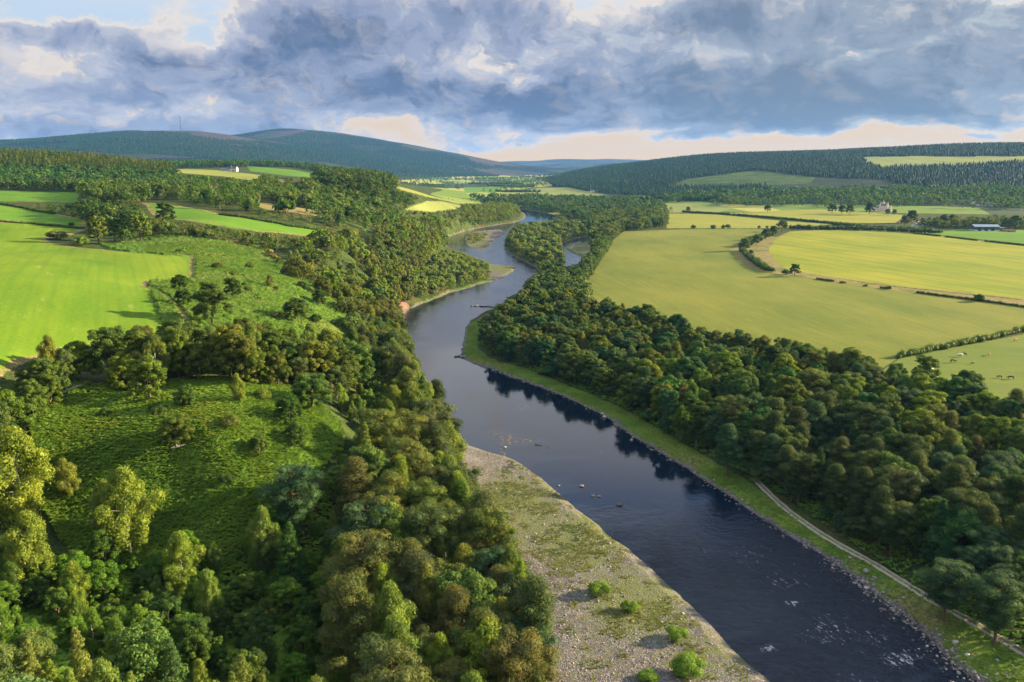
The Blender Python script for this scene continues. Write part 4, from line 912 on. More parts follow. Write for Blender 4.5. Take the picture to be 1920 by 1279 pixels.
# bluff above the gravel bar and the calm reach
scatter([(1000, 697), (1080, 730), (1220, 799), (1330, 852), (1440, 920), (1500, 957), (1590, 1014), (1670, 1054), (1750, 1102), (1840, 1154), (1950, 1220), (2000, 1200), (1840, 1120), (1670, 1025), (1500, 925), (1330, 825), (1220, 775), (1080, 712)], 5.5, {'alder_tree': .45, 'hawthorn_bush': .35, 'willow_tree': .2}, (2.4, 5.5), 'in the shrub fringe of the riverside wood', 'shrub fringe of the riverside wood', (DK, MG, BL, MG), keep=.75)
BL_MIX = {'pine_tree': .52, 'birch_tree': .26, 'oak_tree': .08, 'larch_tree': .07, 'sycamore_tree': .07}
scatter([(640, 770), (690, 735), (735, 710), (745, 760), (720, 830), (690, 900), (670, 980), (640, 1050), (610, 960), (650, 890), (680, 830)], 5.6, {'birch_tree': .5, 'oak_tree': .3, 'sycamore_tree': .2}, (5, 8), 'on the upper edge of the bluff beside the bracken mound', 'low trees on the bluff edge', (YE, MG, PL, MG))
scatter([(735, 710), (735, 700), (755, 700), (775, 745), (795, 800), (812, 850), (832, 895), (840, 915), (690, 905), (720, 830), (745, 760)], 6.2, BL_MIX, (9, 14), 'on the bluff above the calm reach', 'trees of the bluff', (MG, YE, MG, BR, YE, MG, DK))
scatter([(840, 915), (862, 955), (885, 1015), (922, 1075), (945, 1135), (980, 1220), (1000, 1300), (1000, 1480), (700, 1480), (640, 1300), (660, 1150), (640, 1050), (670, 980), (690, 905)], 6.5, BL_MIX, (12, 19), 'on the steep bluff above the gravel bar', 'trees of the bluff', (MG, YE, MG, BR, YE, MG, DK))
scatter([(690, 735), (650, 700), (690, 650), (700, 610), (738, 596), (752, 640), (768, 690), (770, 702), (735, 702)], 6.0, BL_MIX, (11, 15), 'on the bluff above the ripples', 'trees of the upper bluff', (MG, DK, BR, DK))
scatter([(690, 560), (700, 520), (690, 470), (740, 440), (790, 428), (830, 420), (900, 407), (935, 415), (890, 430), (838, 442), (830, 470), (795, 500), (780, 545), (758, 582), (742, 590), (712, 605)], 6.6, {'oak_tree': .42, 'pine_tree': .30, 'birch_tree': .28}, (11, 16), 'on the wooded cliff over the outer bend', 'trees of the cliff wood', (MG, YE, BR, MG, YE))
scatter([(782, 566), (792, 515), (832, 480), (875, 480), (905, 495), (918, 515), (880, 533), (835, 546)], 5.6, {'willow_tree': .7, 'alder_tree': .3}, (4.5, 8), 'in the low thicket inside the river bend', 'thicket inside the bend', (MG, YE, PL, MG), strict=False)
scatter([(870, 450), (880, 441), (915, 438), (912, 446), (893, 458)], 6, {'willow_tree': .6, 'gorse_bush': .4}, (1.6, 3.6), 'on the small gravel island', 'shrubs of the gravel island', (MG, PL), strict=False)
# slope between bracken and cliff
scatter([(560, 480), (640, 448), (700, 470), (700, 560), (712, 605), (700, 650), (660, 690), (600, 700), (655, 640), (640, 590), (580, 545), (530, 505)], 9.5, {'birch_tree': .34, 'pine_tree': .22, 'oak_tree': .34, 'hawthorn_bush': .10}, (6, 12), 'scattered between the bracken slope and the cliff wood', 'trees of the slope', (MG, YE, BR, MG), keep=.9)
scatter([(420, 500), (560, 500), (640, 590), (640, 660), (540, 690), (430, 640)], 17, {'hawthorn_bush': .5, 'gorse_bush': .35, 'oak_tree': .15}, (1.6, 3.6), 'dotted over the bracken slope', 'bushes on the bracken slope', (MG, DK, MG), keep=.55)
scatter([(290, 410), (340, 420), (430, 437), (490, 444), (560, 451), (650, 447), (650, 462), (540, 474), (430, 458), (330, 446), (260, 445), (280, 425)], 6.4, {'oak_tree': .55, 'hawthorn_bush': .25, 'birch_tree': .2}, (4, 8.5), 'in the thicket below the long green field', 'thicket below the long green field', (DK, MG, BR, MG, YE))
scatter([(390, 460), (560, 474), (640, 462), (610, 480), (520, 500), (470, 470)], 8, {'gorse_bush': .6, 'hawthorn_bush': .4}, (1.8, 3.4), 'among the gorse on the ridge', 'gorse on the ridge', (YE, BR, MG), keep=.75)
# behind the bracken mound
scatter([(-60, 740), (40, 722), (150, 700), (330, 692), (430, 672), (500, 668), (570, 690), (650, 700), (690, 735), (640, 770), (600, 745), (480, 738), (330, 735), (150, 728), (60, 745), (-60, 790)], 6.2, {'oak_tree': .55, 'sycamore_tree': .22, 'birch_tree': .13, 'pine_tree': .10}, (9, 14), 'in the belt behind the bracken mound', 'belt behind the bracken mound', (DK, MG, BR, MG, DK))
scatter([(-80, 790), (60, 745), (110, 760), (60, 850), (-80, 920)], 6, {'oak_tree': .6, 'birch_tree': .4}, (6, 10), 'on the outer flank of the bracken mound', 'outer flank of the mound', (YE, MG))
scatter([(120, 745), (420, 740), (600, 780), (560, 900), (480, 980), (200, 980), (110, 880)], 12, {'gorse_bush': .25, 'hawthorn_bush': .75}, (1.2, 3.2), 'poking through the bracken on the mound', 'bushes on the mound', (MG, DK, MG), keep=.6)
scatter([(738, 690), (766, 745), (788, 800), (806, 850), (832, 895), (860, 955), (884, 1015), (915, 1075), (950, 1135), (985, 1220), (1003, 1300), (970, 1300), (945, 1220), (915, 1140), (880, 1080), (850, 1010), (826, 955), (802, 900), (776, 850), (758, 800), (736, 745), (712, 695)], 5.2, {'pine_tree': .68, 'birch_tree': .22, 'larch_tree': .10}, (14, 20), 'in the tall front row at the foot of the bluff', 'front row of the bluff', (MG, YE, MG, DK, MG))
scatter([(480, 850), (620, 810), (640, 860), (560, 960), (480, 1040), (380, 1075), (380, 1000), (470, 930)], 10, {'birch_tree': .5, 'oak_tree': .5}, (4, 9), 'on the lower flank of the bracken mound', 'lower flank of the mound', (YE, MG, DK, BR), keep=.8)
# dark hollow and the near edge
scatter([(0, 1060), (150, 1065), (380, 1065), (500, 1020), (600, 960), (640, 1050), (655, 1150), (640, 1300), (500, 1330), (300, 1290), (60, 1260), (-60, 1200), (-60, 1060)], 5.2, {'sycamore_tree': .50, 'birch_tree': .22, 'oak_tree': .28}, (3.5, 9), 'in the dark hollow below the bracken mound', 'trees of the dark hollow', (DG, DK, DG, MG))
scatter([(-200, 1360), (60, 1310), (250, 1335), (330, 1330), (470, 1400), (650, 1430), (900, 1560), (900, 1700), (-500, 1700), (-500, 1360)], 3.9, {'larch_tree': .42, 'birch_tree': .22, 'oak_tree': .2, 'spruce_tree': .10, 'alder_tree': .06}, (10.5, 14), 'in the young wood below the dark hollow', 'young wood at the near edge', (YE, MG, PL, YE, MG))
# uplands to the left
scatter([(30, 388), (200, 396), (262, 416), (262, 440), (235, 444), (170, 425), (60, 392)], 8, {'oak_tree': 1}, (9, 14), 'in the dark belt behind the strip field', 'belt behind the strip field', (DK, DK, MG))
scatter([(-200, 352), (0, 354), (150, 359), (330, 352), (345, 372), (290, 378), (240, 392), (160, 378), (150, 365), (-200, 356)], 9, {'oak_tree': .9, 'birch_tree': .1}, (9, 14), 'in the broadleaf belt below the plantation', 'belt below the plantation', (DK, MG, DK))
scatter([(-200, 800), (120, 800), (330, 780), (350, 900), (345, 1000), (-200, 930)], 9.5, {'oak_tree': .85, 'spruce_tree': .15}, (10, 14), 'along the lower edge of the plantation', 'lower edge of the plantation', (DK, BL, MG), mode='ud')
scatter([(-200, 900), (345, 960), (335, 1140), (200, 1180), (-200, 1200)], 7.0, {'spruce_tree': .8, 'larch_tree': .2}, (12, 16), 'in the conifer plantation on the hill', 'conifer plantation', (DK, BR, BR, BR), mode='ud')
scatter([(325, 345), (440, 341), (500, 343), (600, 345), (640, 350), (740, 362), (790, 385), (800, 405), (770, 425), (700, 432), (650, 440), (600, 428), (480, 408), (400, 392), (330, 380), (345, 360)], 8.5, {'oak_tree': .68, 'birch_tree': .2, 'hawthorn_bush': .12}, (6, 12), 'in the tree belts between the hillside fields', 'belts between the hillside fields', (DK, MG, DG, MG, YE), clump=.63)
scatter([(340, 335), (500, 338), (500, 344), (430, 349), (345, 346)], 8.5, {'oak_tree': 1}, (10, 14), 'along the field below the white farmhouse', 'trees below the farmhouse', (DK, DG))
scatter([(590, 337), (700, 341), (742, 352), (742, 366), (690, 374), (610, 362)], 8.0, {'oak_tree': .8, 'pine_tree': .2}, (13, 17), 'on the wooded knoll', 'trees of the wooded knoll', (DK, DK, BR))
scatter([(735, 366), (800, 372), (870, 381), (900, 388), (880, 392), (800, 401), (752, 398)], 9, {'oak_tree': .7, 'spruce_tree': .3}, (7, 12), 'around the sunlit yellow field', 'trees around the sunlit yellow field', (DK, MG, MG), clump=.55)
scatter([(560, 1120), (745, 1180), (905, 1130), (960, 1200), (960, 1700), (760, 1500), (560, 1300)], 12, {'oak_tree': 1}, (8, 12), 'behind the hill pasture', 'trees behind the hill pasture', (DK, BL), mode='ud', keep=.6)
scatter([(260, 1780), (450, 1800), (560, 1900), (620, 1800), (620, 2050), (260, 2050)], 11, {'oak_tree': .5, 'spruce_tree': .5}, (11, 15), 'in the belt behind the white farmhouse', 'belt behind the farmhouse', (DK, BL), mode='ud')
# valley floor and castle grounds
scatter([(1395, 1560), (1530, 1500), (1700, 1480), (1800, 1400), (2200, 1350), (2200, 1900), (1250, 1900), (1240, 1750)], 15, {'oak_tree': 1}, (9, 17), 'in the parkland around the castle', 'parkland trees around the castle', (DK, BL, MG, DK), mode='ud', clump=.56, keep=.9)
scatter([(1240, 1780), (2200, 1700), (2200, 1950), (1240, 1950)], 13, {'oak_tree': .8, 'spruce_tree': .2}, (7, 19), 'along the foot of the forested hill', 'trees at the foot of the forested hill', (DG, BL, DK, DG), mode='ud', keep=.85)
scatter([(1715, 428), (1760, 421), (1800, 423), (1860, 418), (1900, 420), (2000, 424), (2000, 430), (1800, 429)], 9, {'oak_tree': .9, 'spruce_tree': .1}, (9, 13), 'around the farm shed and white cottage', 'trees around the farm', (DK, DK, BR, MG))
scatter([(1285, 426), (1395, 424), (1445, 427), (1440, 430), (1290, 430)], 13, {'hawthorn_bush': 1}, (3, 6), 'in the broken row along the hay meadow', 'broken row along the meadow', (DK, MG), keep=.8, strict=False)
scatter([(700, 2300), (1180, 2300), (1180, 5200), (600, 5200)], 34, {'oak_tree': 1}, (11, 15), 'in the shelter belts of the far valley', 'shelter belts of the far valley', (DK, BL), mode='ud', clump=.47)

# ------------------------------------------------------------------ build the individuals, the rest of each kind becomes distant woodland
def tone_word(kind, s): return ''
LIMIT = 285
byk = {}
for t in TREES: byk.setdefault(t[0], []).append(t)
REST = []; n_obj = 0
def size_word(kind, h):
    if kind.endswith('bush'): return 'low' if h < 2.6 else 'tall'
    return 'small' if h < 8 else 'middling' if h < 11.5 else 'tall'
for kind, L in byk.items():
    def rank(t):
        d = math.hypot(t[1], t[2]); g = float(hgt(t[1], t[2])); u, v = project(np.array(t[1]), np.array(t[2]), np.array(g+t[3]*HGT[kind]*.8))
        off = 0 if (-60 < u < 1980 and v < 1330) else 1e5
        return d/max(.3, t[3])+off if t[5] is None else -1
    L.sort(key=rank)
    for n, t in enumerate(L):
        if rank(t) > 9e4: continue
        d = math.hypot(t[1], t[2])
        if n >= LIMIT or d > 1500: REST.append(t); continue
        z = float(hgt(t[1], t[2])); h = t[3]*HGT[kind]; v = random.randrange(4); p = PROTO[kind]
        wide = t[8] if len(t) > 8 else random.uniform(.88, 1.16)
        label = t[5] or f"{size_word(kind, h)} {t[4]} {KNAME[kind]} {t[6]}"
        tint = tuple(k*random.uniform(.93, 1.08) for k in TINTS[t[4]])
        group = t[7] and f"{KNAME[kind]}: {t[7]}"
        cat = 'bush' if kind.endswith('bush') or h < 3.2 else 'tree'
        name = kind
        if d < 430:
            root = bpy.data.objects.new(name, None); C.objects.link(root); root.empty_display_size = .5
            tr, cr_ = p['near'][v]
            a = obj('trunk', tr, root); b = obj('crown', cr_, root); b.color = (*tint, 1)
        else:
            root = obj(name, p['mid'][v]); root.color = (*tint, 1)
        tag(root, label, cat, group)
        root.location = (t[1], t[2], z); root.rotation_euler = (0, 0, random.uniform(0, 6.28)); root.scale = (t[3]*wide, t[3]*wide, t[3]); n_obj += 1
def merged_wood(name, L, label):
    V, Q, TO, TI, MI = [], [], [], [], []; base = 0; kinds = sorted({t[0] for t in L})
    for t in L:
        q, qd, tn = PROTO[t[0]]['far'][random.randrange(4)]
        d = math.hypot(t[1], t[2]); k = len(qd) if d < 900 else 130 if d < 1800 else 50
        big = 1.0 if d < 900 else 1.35 if d < 1800 else 2.1
        qd = qd[:k]; vv = q[:k*4].reshape(k, 4, 3); cc = vv.mean(1, keepdims=True); vv = ((vv-cc)*big+cc).reshape(-1, 3)
        a = random.uniform(0, 6.28); ca, sa = math.cos(a), math.sin(a); s = t[3]; w = s*random.uniform(.9, 1.15)
        o = np.stack([(vv[:, 0]*ca-vv[:, 1]*sa)*w+t[1], (vv[:, 0]*sa+vv[:, 1]*ca)*w+t[2], vv[:, 2]*s+float(hgt(t[1], t[2]))], 1)
        V.append(o); Q.append(qd+base); base += len(o); TO.append(tn[:k]); f = random.uniform(.9, 1.1)
        TI.append(np.tile(np.array(TINTS[t[4]])*f, (k, 1))); MI.append(np.full(k, kinds.index(t[0])))
    me = mesh_np(name, np.vstack(V), [np.vstack(Q)], [PROTO[k]['lm'] for k in kinds], midx=np.concatenate(MI), fattr={'tone': np.concatenate(TO), 'tint': np.vstack(TI)})
    return obj(name, me, label=label, kind='stuff')
if REST: merged_wood('distant_wood', REST, 'distant woods and tree belts too far off to count')
# conifer forest on the hillside across the valley
def cones(name, pts, hs, label, mat, wid=.2):
    x, y = pts; z = hgt(x, y); n = len(x); k = 5; th = np.arange(k)*2*math.pi/k
    rot = rng.random(n)*6.28; w = hs*wid*rng.uniform(.8, 1.25, n)
    V, F, base = [], [], 0
    for lo, hi, ww in ((.10, .62, 1.0), (.42, 1.0, .62)):
        rr = rng.uniform(.7, 1.25, (n, k))*w[:, None]*ww; ang = rot[:, None]+th[None]
        ring = np.stack([x[:, None]+rr*np.cos(ang), y[:, None]+rr*np.sin(ang), z[:, None]+hs[:, None]*(lo+rng.uniform(-.04, .04, (n, k)))], -1)
        tip = np.stack([x, y, z+hs*hi], -1)[:, None]; V.append(np.concatenate([ring, tip], 1).reshape(-1, 3))
        i = np.arange(n)[:, None]*(k+1)+base; j = np.arange(k)[None]
        F.append(np.stack([i+j, i+(j+1) % k, np.broadcast_to(i+k, (n, k))], -1).reshape(-1, 3)); base += n*(k+1)
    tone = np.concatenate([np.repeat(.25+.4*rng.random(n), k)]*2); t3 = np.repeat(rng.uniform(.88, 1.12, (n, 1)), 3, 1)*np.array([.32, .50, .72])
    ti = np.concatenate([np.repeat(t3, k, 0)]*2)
    return obj(name, mesh_np(name, np.vstack(V), [np.vstack(F)], [mat], fattr={'tone': tone, 'tint': ti}), label=label, kind='stuff')
def hill_points(poly, spacing, keep=1.0):
    wp = np.array([((u-960)/F0*d, d) for u, d in poly]); lo, hi = wp.min(0), wp.max(0)
    x, y = np.meshgrid(np.arange(lo[0], hi[0], spacing), np.arange(lo[1], hi[1], spacing))
    x = (x+rng.uniform(-.5, .5, x.shape)*spacing).ravel(); y = (y+rng.uniform(-.5, .5, y.shape)*spacing).ravel()
    k = inpoly(x, y, wp) & zone_ok(x, y) & (rng.random(x.size) < keep) & ~((fbm(x/420, y/420, 3, 91) > .66) & (y < 2500))
    return x[k], y[k]
hp = hill_points([(1015, 3900), (1040, 2900), (1120, 2450), (1240, 1960), (1500, 1930), (2300, 1930), (2300, 3400), (1700, 3500), (1400, 4000), (1080, 4400)], 10.5)
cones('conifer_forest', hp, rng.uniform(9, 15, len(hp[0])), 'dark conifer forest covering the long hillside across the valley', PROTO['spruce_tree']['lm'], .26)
hp = hill_points([(-300, 4300), (200, 4200), (470, 4300), (620, 4700), (760, 5200), (930, 5600), (960, 6900), (600, 7500), (460, 6300), (-300, 6300)], 19, .92)
hk = fbm(hp[0]/500, hp[1]/500, 3, 93) < .56; hp = (hp[0][hk], hp[1][hk])
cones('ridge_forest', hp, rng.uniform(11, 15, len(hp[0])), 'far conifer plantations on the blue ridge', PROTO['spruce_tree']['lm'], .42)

# ------------------------------------------------------------------ hedges
def hedge(px, h, w, label, kind='hawthorn_bush', gap=0.0, tint='dark', name='hedge', n_per=26, size=.28):
    wp = GP(px); c, r = [], []
    for a, b in zip(wp[:-1], wp[1:]):
        L = np.hypot(*(b-a)); n = max(1, int(L/(w*.55)))
        for i in range(n):
            p = a+(b-a)*((i+.5)/n)
            if gap and fbm(np.array(p[0]/16), np.array(p[1]/16), 2, 55) < gap: continue
            for k in range(2):
                q = p+rng.normal(size=2)*w*.22; s = .65+.7*rng.random()
                c.append((q[0], q[1], float(hgt(*q))+h*.42*s)); r.append((w*.5*s, w*.5*s, h*.55*s))
    c, r = np.array(c), np.array(r); o = c.mean(0); o[2] = float(hgt(o[0], o[1]))
    q, qd, tr, tn = leaf_cloud(c-o, r, len(c)*n_per, size, .3, 0, .6, .8)
    me = mesh_np(name, q, [qd, tr], [PROTO[kind]['lm']], fattr={'tone': tn, 'tint': np.tile(np.array(TINTS[tint]), (len(tn), 1))})
    return obj(name, me, loc=o, label=label, cat='hedge', group='hedges between the fields')
hedge([(1682, 672), (1740, 659), (1800, 647), (1860, 635), (1925, 621), (2100, 590)], 2.6, 2.8, 'thick dark hedge between the hay meadow and the cattle pasture', n_per=60, size=.2, tint='mid-green')
hedge([(1470, 516), (1540, 525), (1600, 534), (1680, 544), (1753, 554), (1840, 565), (1925, 577), (2100, 602)], 1.3, 1.5, 'low patchy hedge along the barley field margin', gap=.42, size=.25)
hedge([(1390, 470), (1402, 482), (1420, 497), (1440, 509)], 4.5, 4.5, 'bushy hedge between the trees of the hay meadow row', size=.35)
hedge([(1392, 464), (1420, 452), (1450, 438)], 6, 6, 'tall overgrown hedge under the hay meadow row of trees', size=.4)
hedge([(1280, 398), (1350, 402), (1420, 407), (1480, 412), (1555, 419), (1610, 424)], 3.0, 3.5, 'long dark hedge between the two golden fields', size=.5)
hedge([(1480, 429), (1540, 430), (1600, 431), (1680, 434), (1725, 437), (1765, 437)], 5.5, 7, 'tall wide hedge behind the barley field', size=.6)
hedge([(1712, 438), (1760, 443), (1830, 451), (1925, 461), (2050, 476)], 1.5, 2.5, 'low hedge along the top of the barley field', size=.4, gap=.25)
hedge([(1560, 421), (1620, 427), (1690, 431), (1740, 432)], 4.0, 5, 'dark hedge below the white cottage', size=.5)
hedge([(412, 403), (487, 414), (544, 425), (609, 435), (640, 441)], 1.5, 1.8, 'dark low hedge along the top of the long green field', size=.3)
hedge([(-80, 416), (0, 416), (60, 420), (110, 425), (158, 430)], 1.0, 1.4, 'low dark hedge between the plateau field and the strip field', size=.3, gap=.3)
hedge([(0, 384), (30, 388), (55, 393), (100, 402)], 1.5, 2, 'low hedge round the corner of the strip field', size=.3, gap=.3)
hedge([(880, 345), (940, 345.5), (980, 346)], 9, 16, 'dark shelter belt under the far hill', size=1.2, n_per=30)
hedge([(915, 349), (960, 350), (1000, 351)], 8, 12, 'dark shelter belt by the white farm on the valley floor', size=1.0, n_per=30)
hedge([(930, 360), (990, 360.5), (1015, 360)], 9, 12, 'long dark tree belt below the valley farm', size=1.0, n_per=30)
hedge([(1145, 374), (1200, 374.5), (1330, 375.5), (1400, 379)], 9, 10, 'dark tree belt across the far fields beyond the valley wood', size=.9, n_per=30)

# ------------------------------------------------------------------ loose ground cover that nobody could count
def in_zone(px, n, names, dmax=400, mode=None):
    wp = GP(px); lo, hi = wp.min(0), wp.max(0); x = rng.uniform(lo[0], hi[0], n); y = rng.uniform(lo[1], hi[1], n)
    j, i = cell(x, y); zid = [k for k, z in enumerate(zones) if z[0] in names]+([-1] if 'ground' in names else [])+([-6] if 'riverbed' in names else [])
    k = inpoly(x, y, wp) & np.isin(ZID[j, i], zid)
    return x[k], y[k]
def fronds(name, x, y, size, lift, label, mat, tints, per=5):
    """arching fronds in small rosettes"""
    n = len(x); z = hgt(x, y); k = per; a = rng.random((n, k))*6.28; L = size*rng.uniform(.6, 1.3, (n, k)); wd = L*.30
    bx, by, bz = x[:, None]+0*a, y[:, None]+0*a, (z+lift*rng.uniform(.55, 1.15, n))[:, None]+0*a
    dx, dy = np.cos(a), np.sin(a); el = rng.uniform(-.1, .7, (n, k))
    p0 = np.stack([bx, by, bz], -1); mid = p0+np.stack([dx*L*.5, dy*L*.5, el*L*.5], -1); tip = p0+np.stack([dx*L, dy*L, el*L*.45], -1)
    sd = np.stack([-dy, dx, 0*a], -1)*wd[..., None]
    V = np.stack([p0, mid+sd, tip, mid-sd], 2).reshape(-1, 3); m = n*k
    pat = np.clip(fbm(x/5, y/5, 3, 71)*1.4-.2, 0, 1); tone = np.clip(np.repeat(pat, k)*.7+.3*rng.random(m), 0, 1)
    pick = np.clip(((fbm(x/11, y/11, 4, 72)-.2)/.6*.75+rng.random(n)*.25)*len(tints), 0, len(tints)-1).astype(int); ti = np.repeat(np.array(tints)[pick], k, 0)
    return obj(name, mesh_np(name, V, [np.arange(4*m).reshape(m, 4)], [mat], fattr={'tone': tone, 'tint': ti}), label=label, kind='stuff')
frond_mat = leaf_material('bracken', (.085, .165, .018), (.165, .270, .036))
fx, fy = in_zone([(40, 700), (700, 700), (700, 1070), (40, 1070)], 140000, ('bracken',)); 
f2, g2 = in_zone([(270, 462), (480, 462), (640, 540), (740, 700), (430, 690), (270, 620)], 65000, ('bracken',))
fronds('bracken_fronds', np.concatenate([fx, f2]), np.concatenate([fy, g2]), .55, 1.1, 'dense bracken fronds covering the mound and the slope', frond_mat, [(.62, .74, .7), (.85, .95, .9), (1, 1, 1), (1.1, 1.05, .9), (.9, .95, .85), (1.3, 1.0, .8)])
rx2, ry2 = in_zone([(880, 640), (1000, 600), (1500, 680), (1900, 900), (2100, 1200), (2100, 1330), (1900, 1220), (1420, 900), (1080, 740)], 40000, ('ground',))
fronds('wood_undergrowth', rx2, ry2, .8, .7, 'dark leafy undergrowth on the floor of the riverside wood', frond_mat, [(.6, .75, .7), (.75, .85, .75)])
ux, uy = in_zone([(-100, 1060), (600, 930), (900, 900), (960, 1100), (1010, 1300), (1000, 1600), (-300, 1600)], 42000, ('ground',))
fronds('undergrowth', ux, uy, .9, .9, 'leafy undergrowth between the trees of the hollow', frond_mat, [(.8, .9, .8), (1, 1, .9), (.7, .8, .7)])
gx_, gy_ = in_zone([(838, 806), (1060, 900), (1280, 1100), (1600, 1400), (1000, 1500), (900, 950)], 40000, ('gravel_bar',))
ga = grass_amt(gx_, gy_); kk = fbm(gx_/3.2, gy_/3.2, 4, 73)+ga*.42 > .74
grass_leaf = leaf_material('bar_grass', (.06, .085, .018), (.16, .19, .045))
fronds('grass_tufts', gx_[kk], gy_[kk], .34, .12, 'tufts of grass and weeds growing through the gravel bar', grass_leaf, [(1, 1, 1), (1.2, 1.0, .7), (.8, .9, .8)], 6)
bx_, by_ = in_zone([(868, 600), (940, 580), (930, 660), (1150, 740), (1420, 890), (1920, 1200), (2200, 1420), (1900, 1330), (1400, 960), (1100, 770), (860, 670)], 42000, ('riverbank',))
fronds('bank_grass', bx_, by_, .42, .12, 'rough grass on the river bank', leaf_material('bank_grass', (.055, .100, .014), (.125, .185, .030)), [(1, 1, 1), (1.15, 1.0, .8), (.85, .95, .8)], 4)

# ------------------------------------------------------------------ stones
stone_mats = [plain('grey_stone', (.20, .195, .185), .85, .35, 3), plain('pale_stone', (.33, .315, .29), .85, .3, 3), plain('tan_stone', (.27, .21, .165), .85, .3, 3), plain('dark_stone', (.10, .095, .09), .7, .3, 3)]
def stones(name, x, y, size, label, sink=.3, flat=.65, mats=None, parent=None):
    n = len(x); z = hgt(x, y); s = size*rng.lognormal(0, .45, n)
    ax = s[:, None]*rng.uniform(.7, 1.3, (n, 3)); ax[:, 2] *= flat
    v = ICO_V[None]*(1+rng.uniform(-.22, .22, (n, 12, 1))); a = rng.random(n)*6.28; ca, sa = np.cos(a)[:, None], np.sin(a)[:, None]
    w = v*ax[:, None]; X = w[..., 0]*ca-w[..., 1]*sa+x[:, None]; Y = w[..., 0]*sa+w[..., 1]*ca+y[:, None]; Z = w[..., 2]+(np.maximum(z, -.05)+ax[:, 2]*(1-sink*2)*.6)[:, None]
    F = (np.arange(n)[:, None, None]*12+ICO_F[None]).reshape(-1, 3)
    return obj(name, mesh_np(name, np.stack([X, Y, Z], -1).reshape(-1, 3), [F], stone_mats, midx=np.repeat(rng.choice(4, n, p=mats or [.5, .22, .2, .08]), 20)), label=label, kind='stuff')
sx, sy = in_zone([(838, 806), (1060, 900), (1280, 1100), (1600, 1400), (1000, 1500), (880, 950)], 30000, ('gravel_bar',))
stones('loose_stones', sx, sy, .075, 'loose rounded stones lying over the gravel bar')
rx_, ry_ = [], []
def rip(px, dens, spread):
    wp = GP(px); X, Y = [], []
    for a, b in zip(wp[:-1], wp[1:]):
        n = int(np.hypot(*(b-a))*dens); t = rng.random(n)[:, None]; p = a+(b-a)*t+rng.normal(size=(n, 2))*spread; X.append(p[:, 0]); Y.append(p[:, 1])
    return np.concatenate(X), np.concatenate(Y)
edge_px = [(862, 667), (880, 679), (916, 691), (958, 707), (1017, 728), (1075, 752), (1134, 781), (1171, 808), (1224, 842), (1280, 875), (1333, 909), (1375, 935), (1418, 967), (1460, 994), (1492, 1015), (1545, 1041), (1598, 1079), (1662, 1132), (1736, 1190), (1774, 1233), (1832, 1280), (2000, 1400)]
X1, Y1 = rip(edge_px, 7, .9); X2, Y2 = rip([(1560, 1050), (1640, 1108), (1720, 1172), (1790, 1232), (1850, 1275), (1990, 1380)], 14, 1.9)
k2 = rng.random(len(X1)) < .4
stones('bank_stones', np.concatenate([X1[k2], X2]), np.concatenate([Y1[k2], Y2]), .17, 'grey broken stones lining the river bank at the water line', mats=[.42, .02, .16, .40])
GR = [[(885, 573.5), (905, 574), (925, 575), (934, 577)], [(853, 669), (862, 668), (872, 670)]]
def rock(name, p, s, label, mat, flat=.7, group=None):
    v = ICO_V.copy(); f = ICO_F
    for _ in range(2):                            # subdivide for a rounded boulder
        nv = [tuple(q) for q in v]; mp = {}; nf = []
        def midp(a, b):
            k = (min(a, b), max(a, b))
            if k not in mp: m_ = (np.array(nv[a])+nv[b]); mp[k] = len(nv); nv.append(tuple(m_/np.linalg.norm(m_)))
            return mp[k]
        for a, b, c in f: ab, bc, ca = midp(a, b), midp(b, c), midp(c, a); nf += [(a, ab, ca), (b, bc, ab), (c, ca, bc), (ab, bc, ca)]
        v, f = np.array(nv), np.array(nf)
    o = rng.random(3)*50; d = fbm(v[:, 0]*1.6+o[0]+v[:, 2], v[:, 1]*1.6+o[1]-v[:, 2], 3, 5)
    v = v*(.72+.56*d)[:, None]*np.array([1.15, .85, flat])*s
    return obj(name, mesh_np(name, v, [f], [mat], smooth=False), loc=(p[0], p[1], max(0, float(hgt(p[0], p[1])))+s*flat*.12), label=label, cat='rock', group=group)
for (u, v, s, lab) in [(1090, 911, .6, 'small tan rock breaking the calm water near the gravel bar'), (1112, 929, .45, 'flat tan rock in the water, middle of three in a line'), (1123, 930, .5, 'rounder rock beside the flat one in the water'), (1162, 946, .75, 'dark rock with a wake in mid stream'), (1047, 910, .35, 'little rock close to the gravel bar shallows'), (1134, 781, .7, 'pale boulder on the bank edge opposite the gravel bar'), (1129, 776, .5, 'smaller boulder behind the pale one on the bank'), (1790, 1213, .5, 'flat slab among the bank stones'), (1812, 1237, .42, 'angular slab lower among the bank stones'), (946, 838, .45, 'whitish rock at the tip of the shoal')]:
    rock('river_rock', plane_hit(u, v, .15), s, lab, stone_mats[2 if 'tan' in lab else 3 if 'dark' in lab else 1 if 'pale' in lab or 'slab' in lab or 'whit' in lab else 0])
for px, lab in zip(GR, ('low stone groyne reaching into the river below the bend', 'short stone jetty at the tip of the grassy bank')):
    wp = plane_hit([p[0] for p in px], [p[1] for p in px], .2); V, F, b_ = [], [], 0
    for a, b in zip(wp[:-1], wp[1:]):
        for i in range(int(np.hypot(*(b-a))/.35)):
            q = a+(b-a)*rng.random()+rng.normal(size=2)*.5; s = rng.uniform(.35, .8)
            V.append(ICO_V*(1+rng.uniform(-.2, .2, (12, 1)))*np.array([s, s, s*.7])+np.array([q[0], q[1], .25])); F.append(ICO_F+b_); b_ += 12
    obj('stone_groyne', mesh_np('stone_groyne', np.vstack(V), [np.vstack(F)], [stone_mats[3], stone_mats[0]], midx=np.repeat(rng.integers(0, 2, b_//12), 20)), label=lab, cat='groyne')
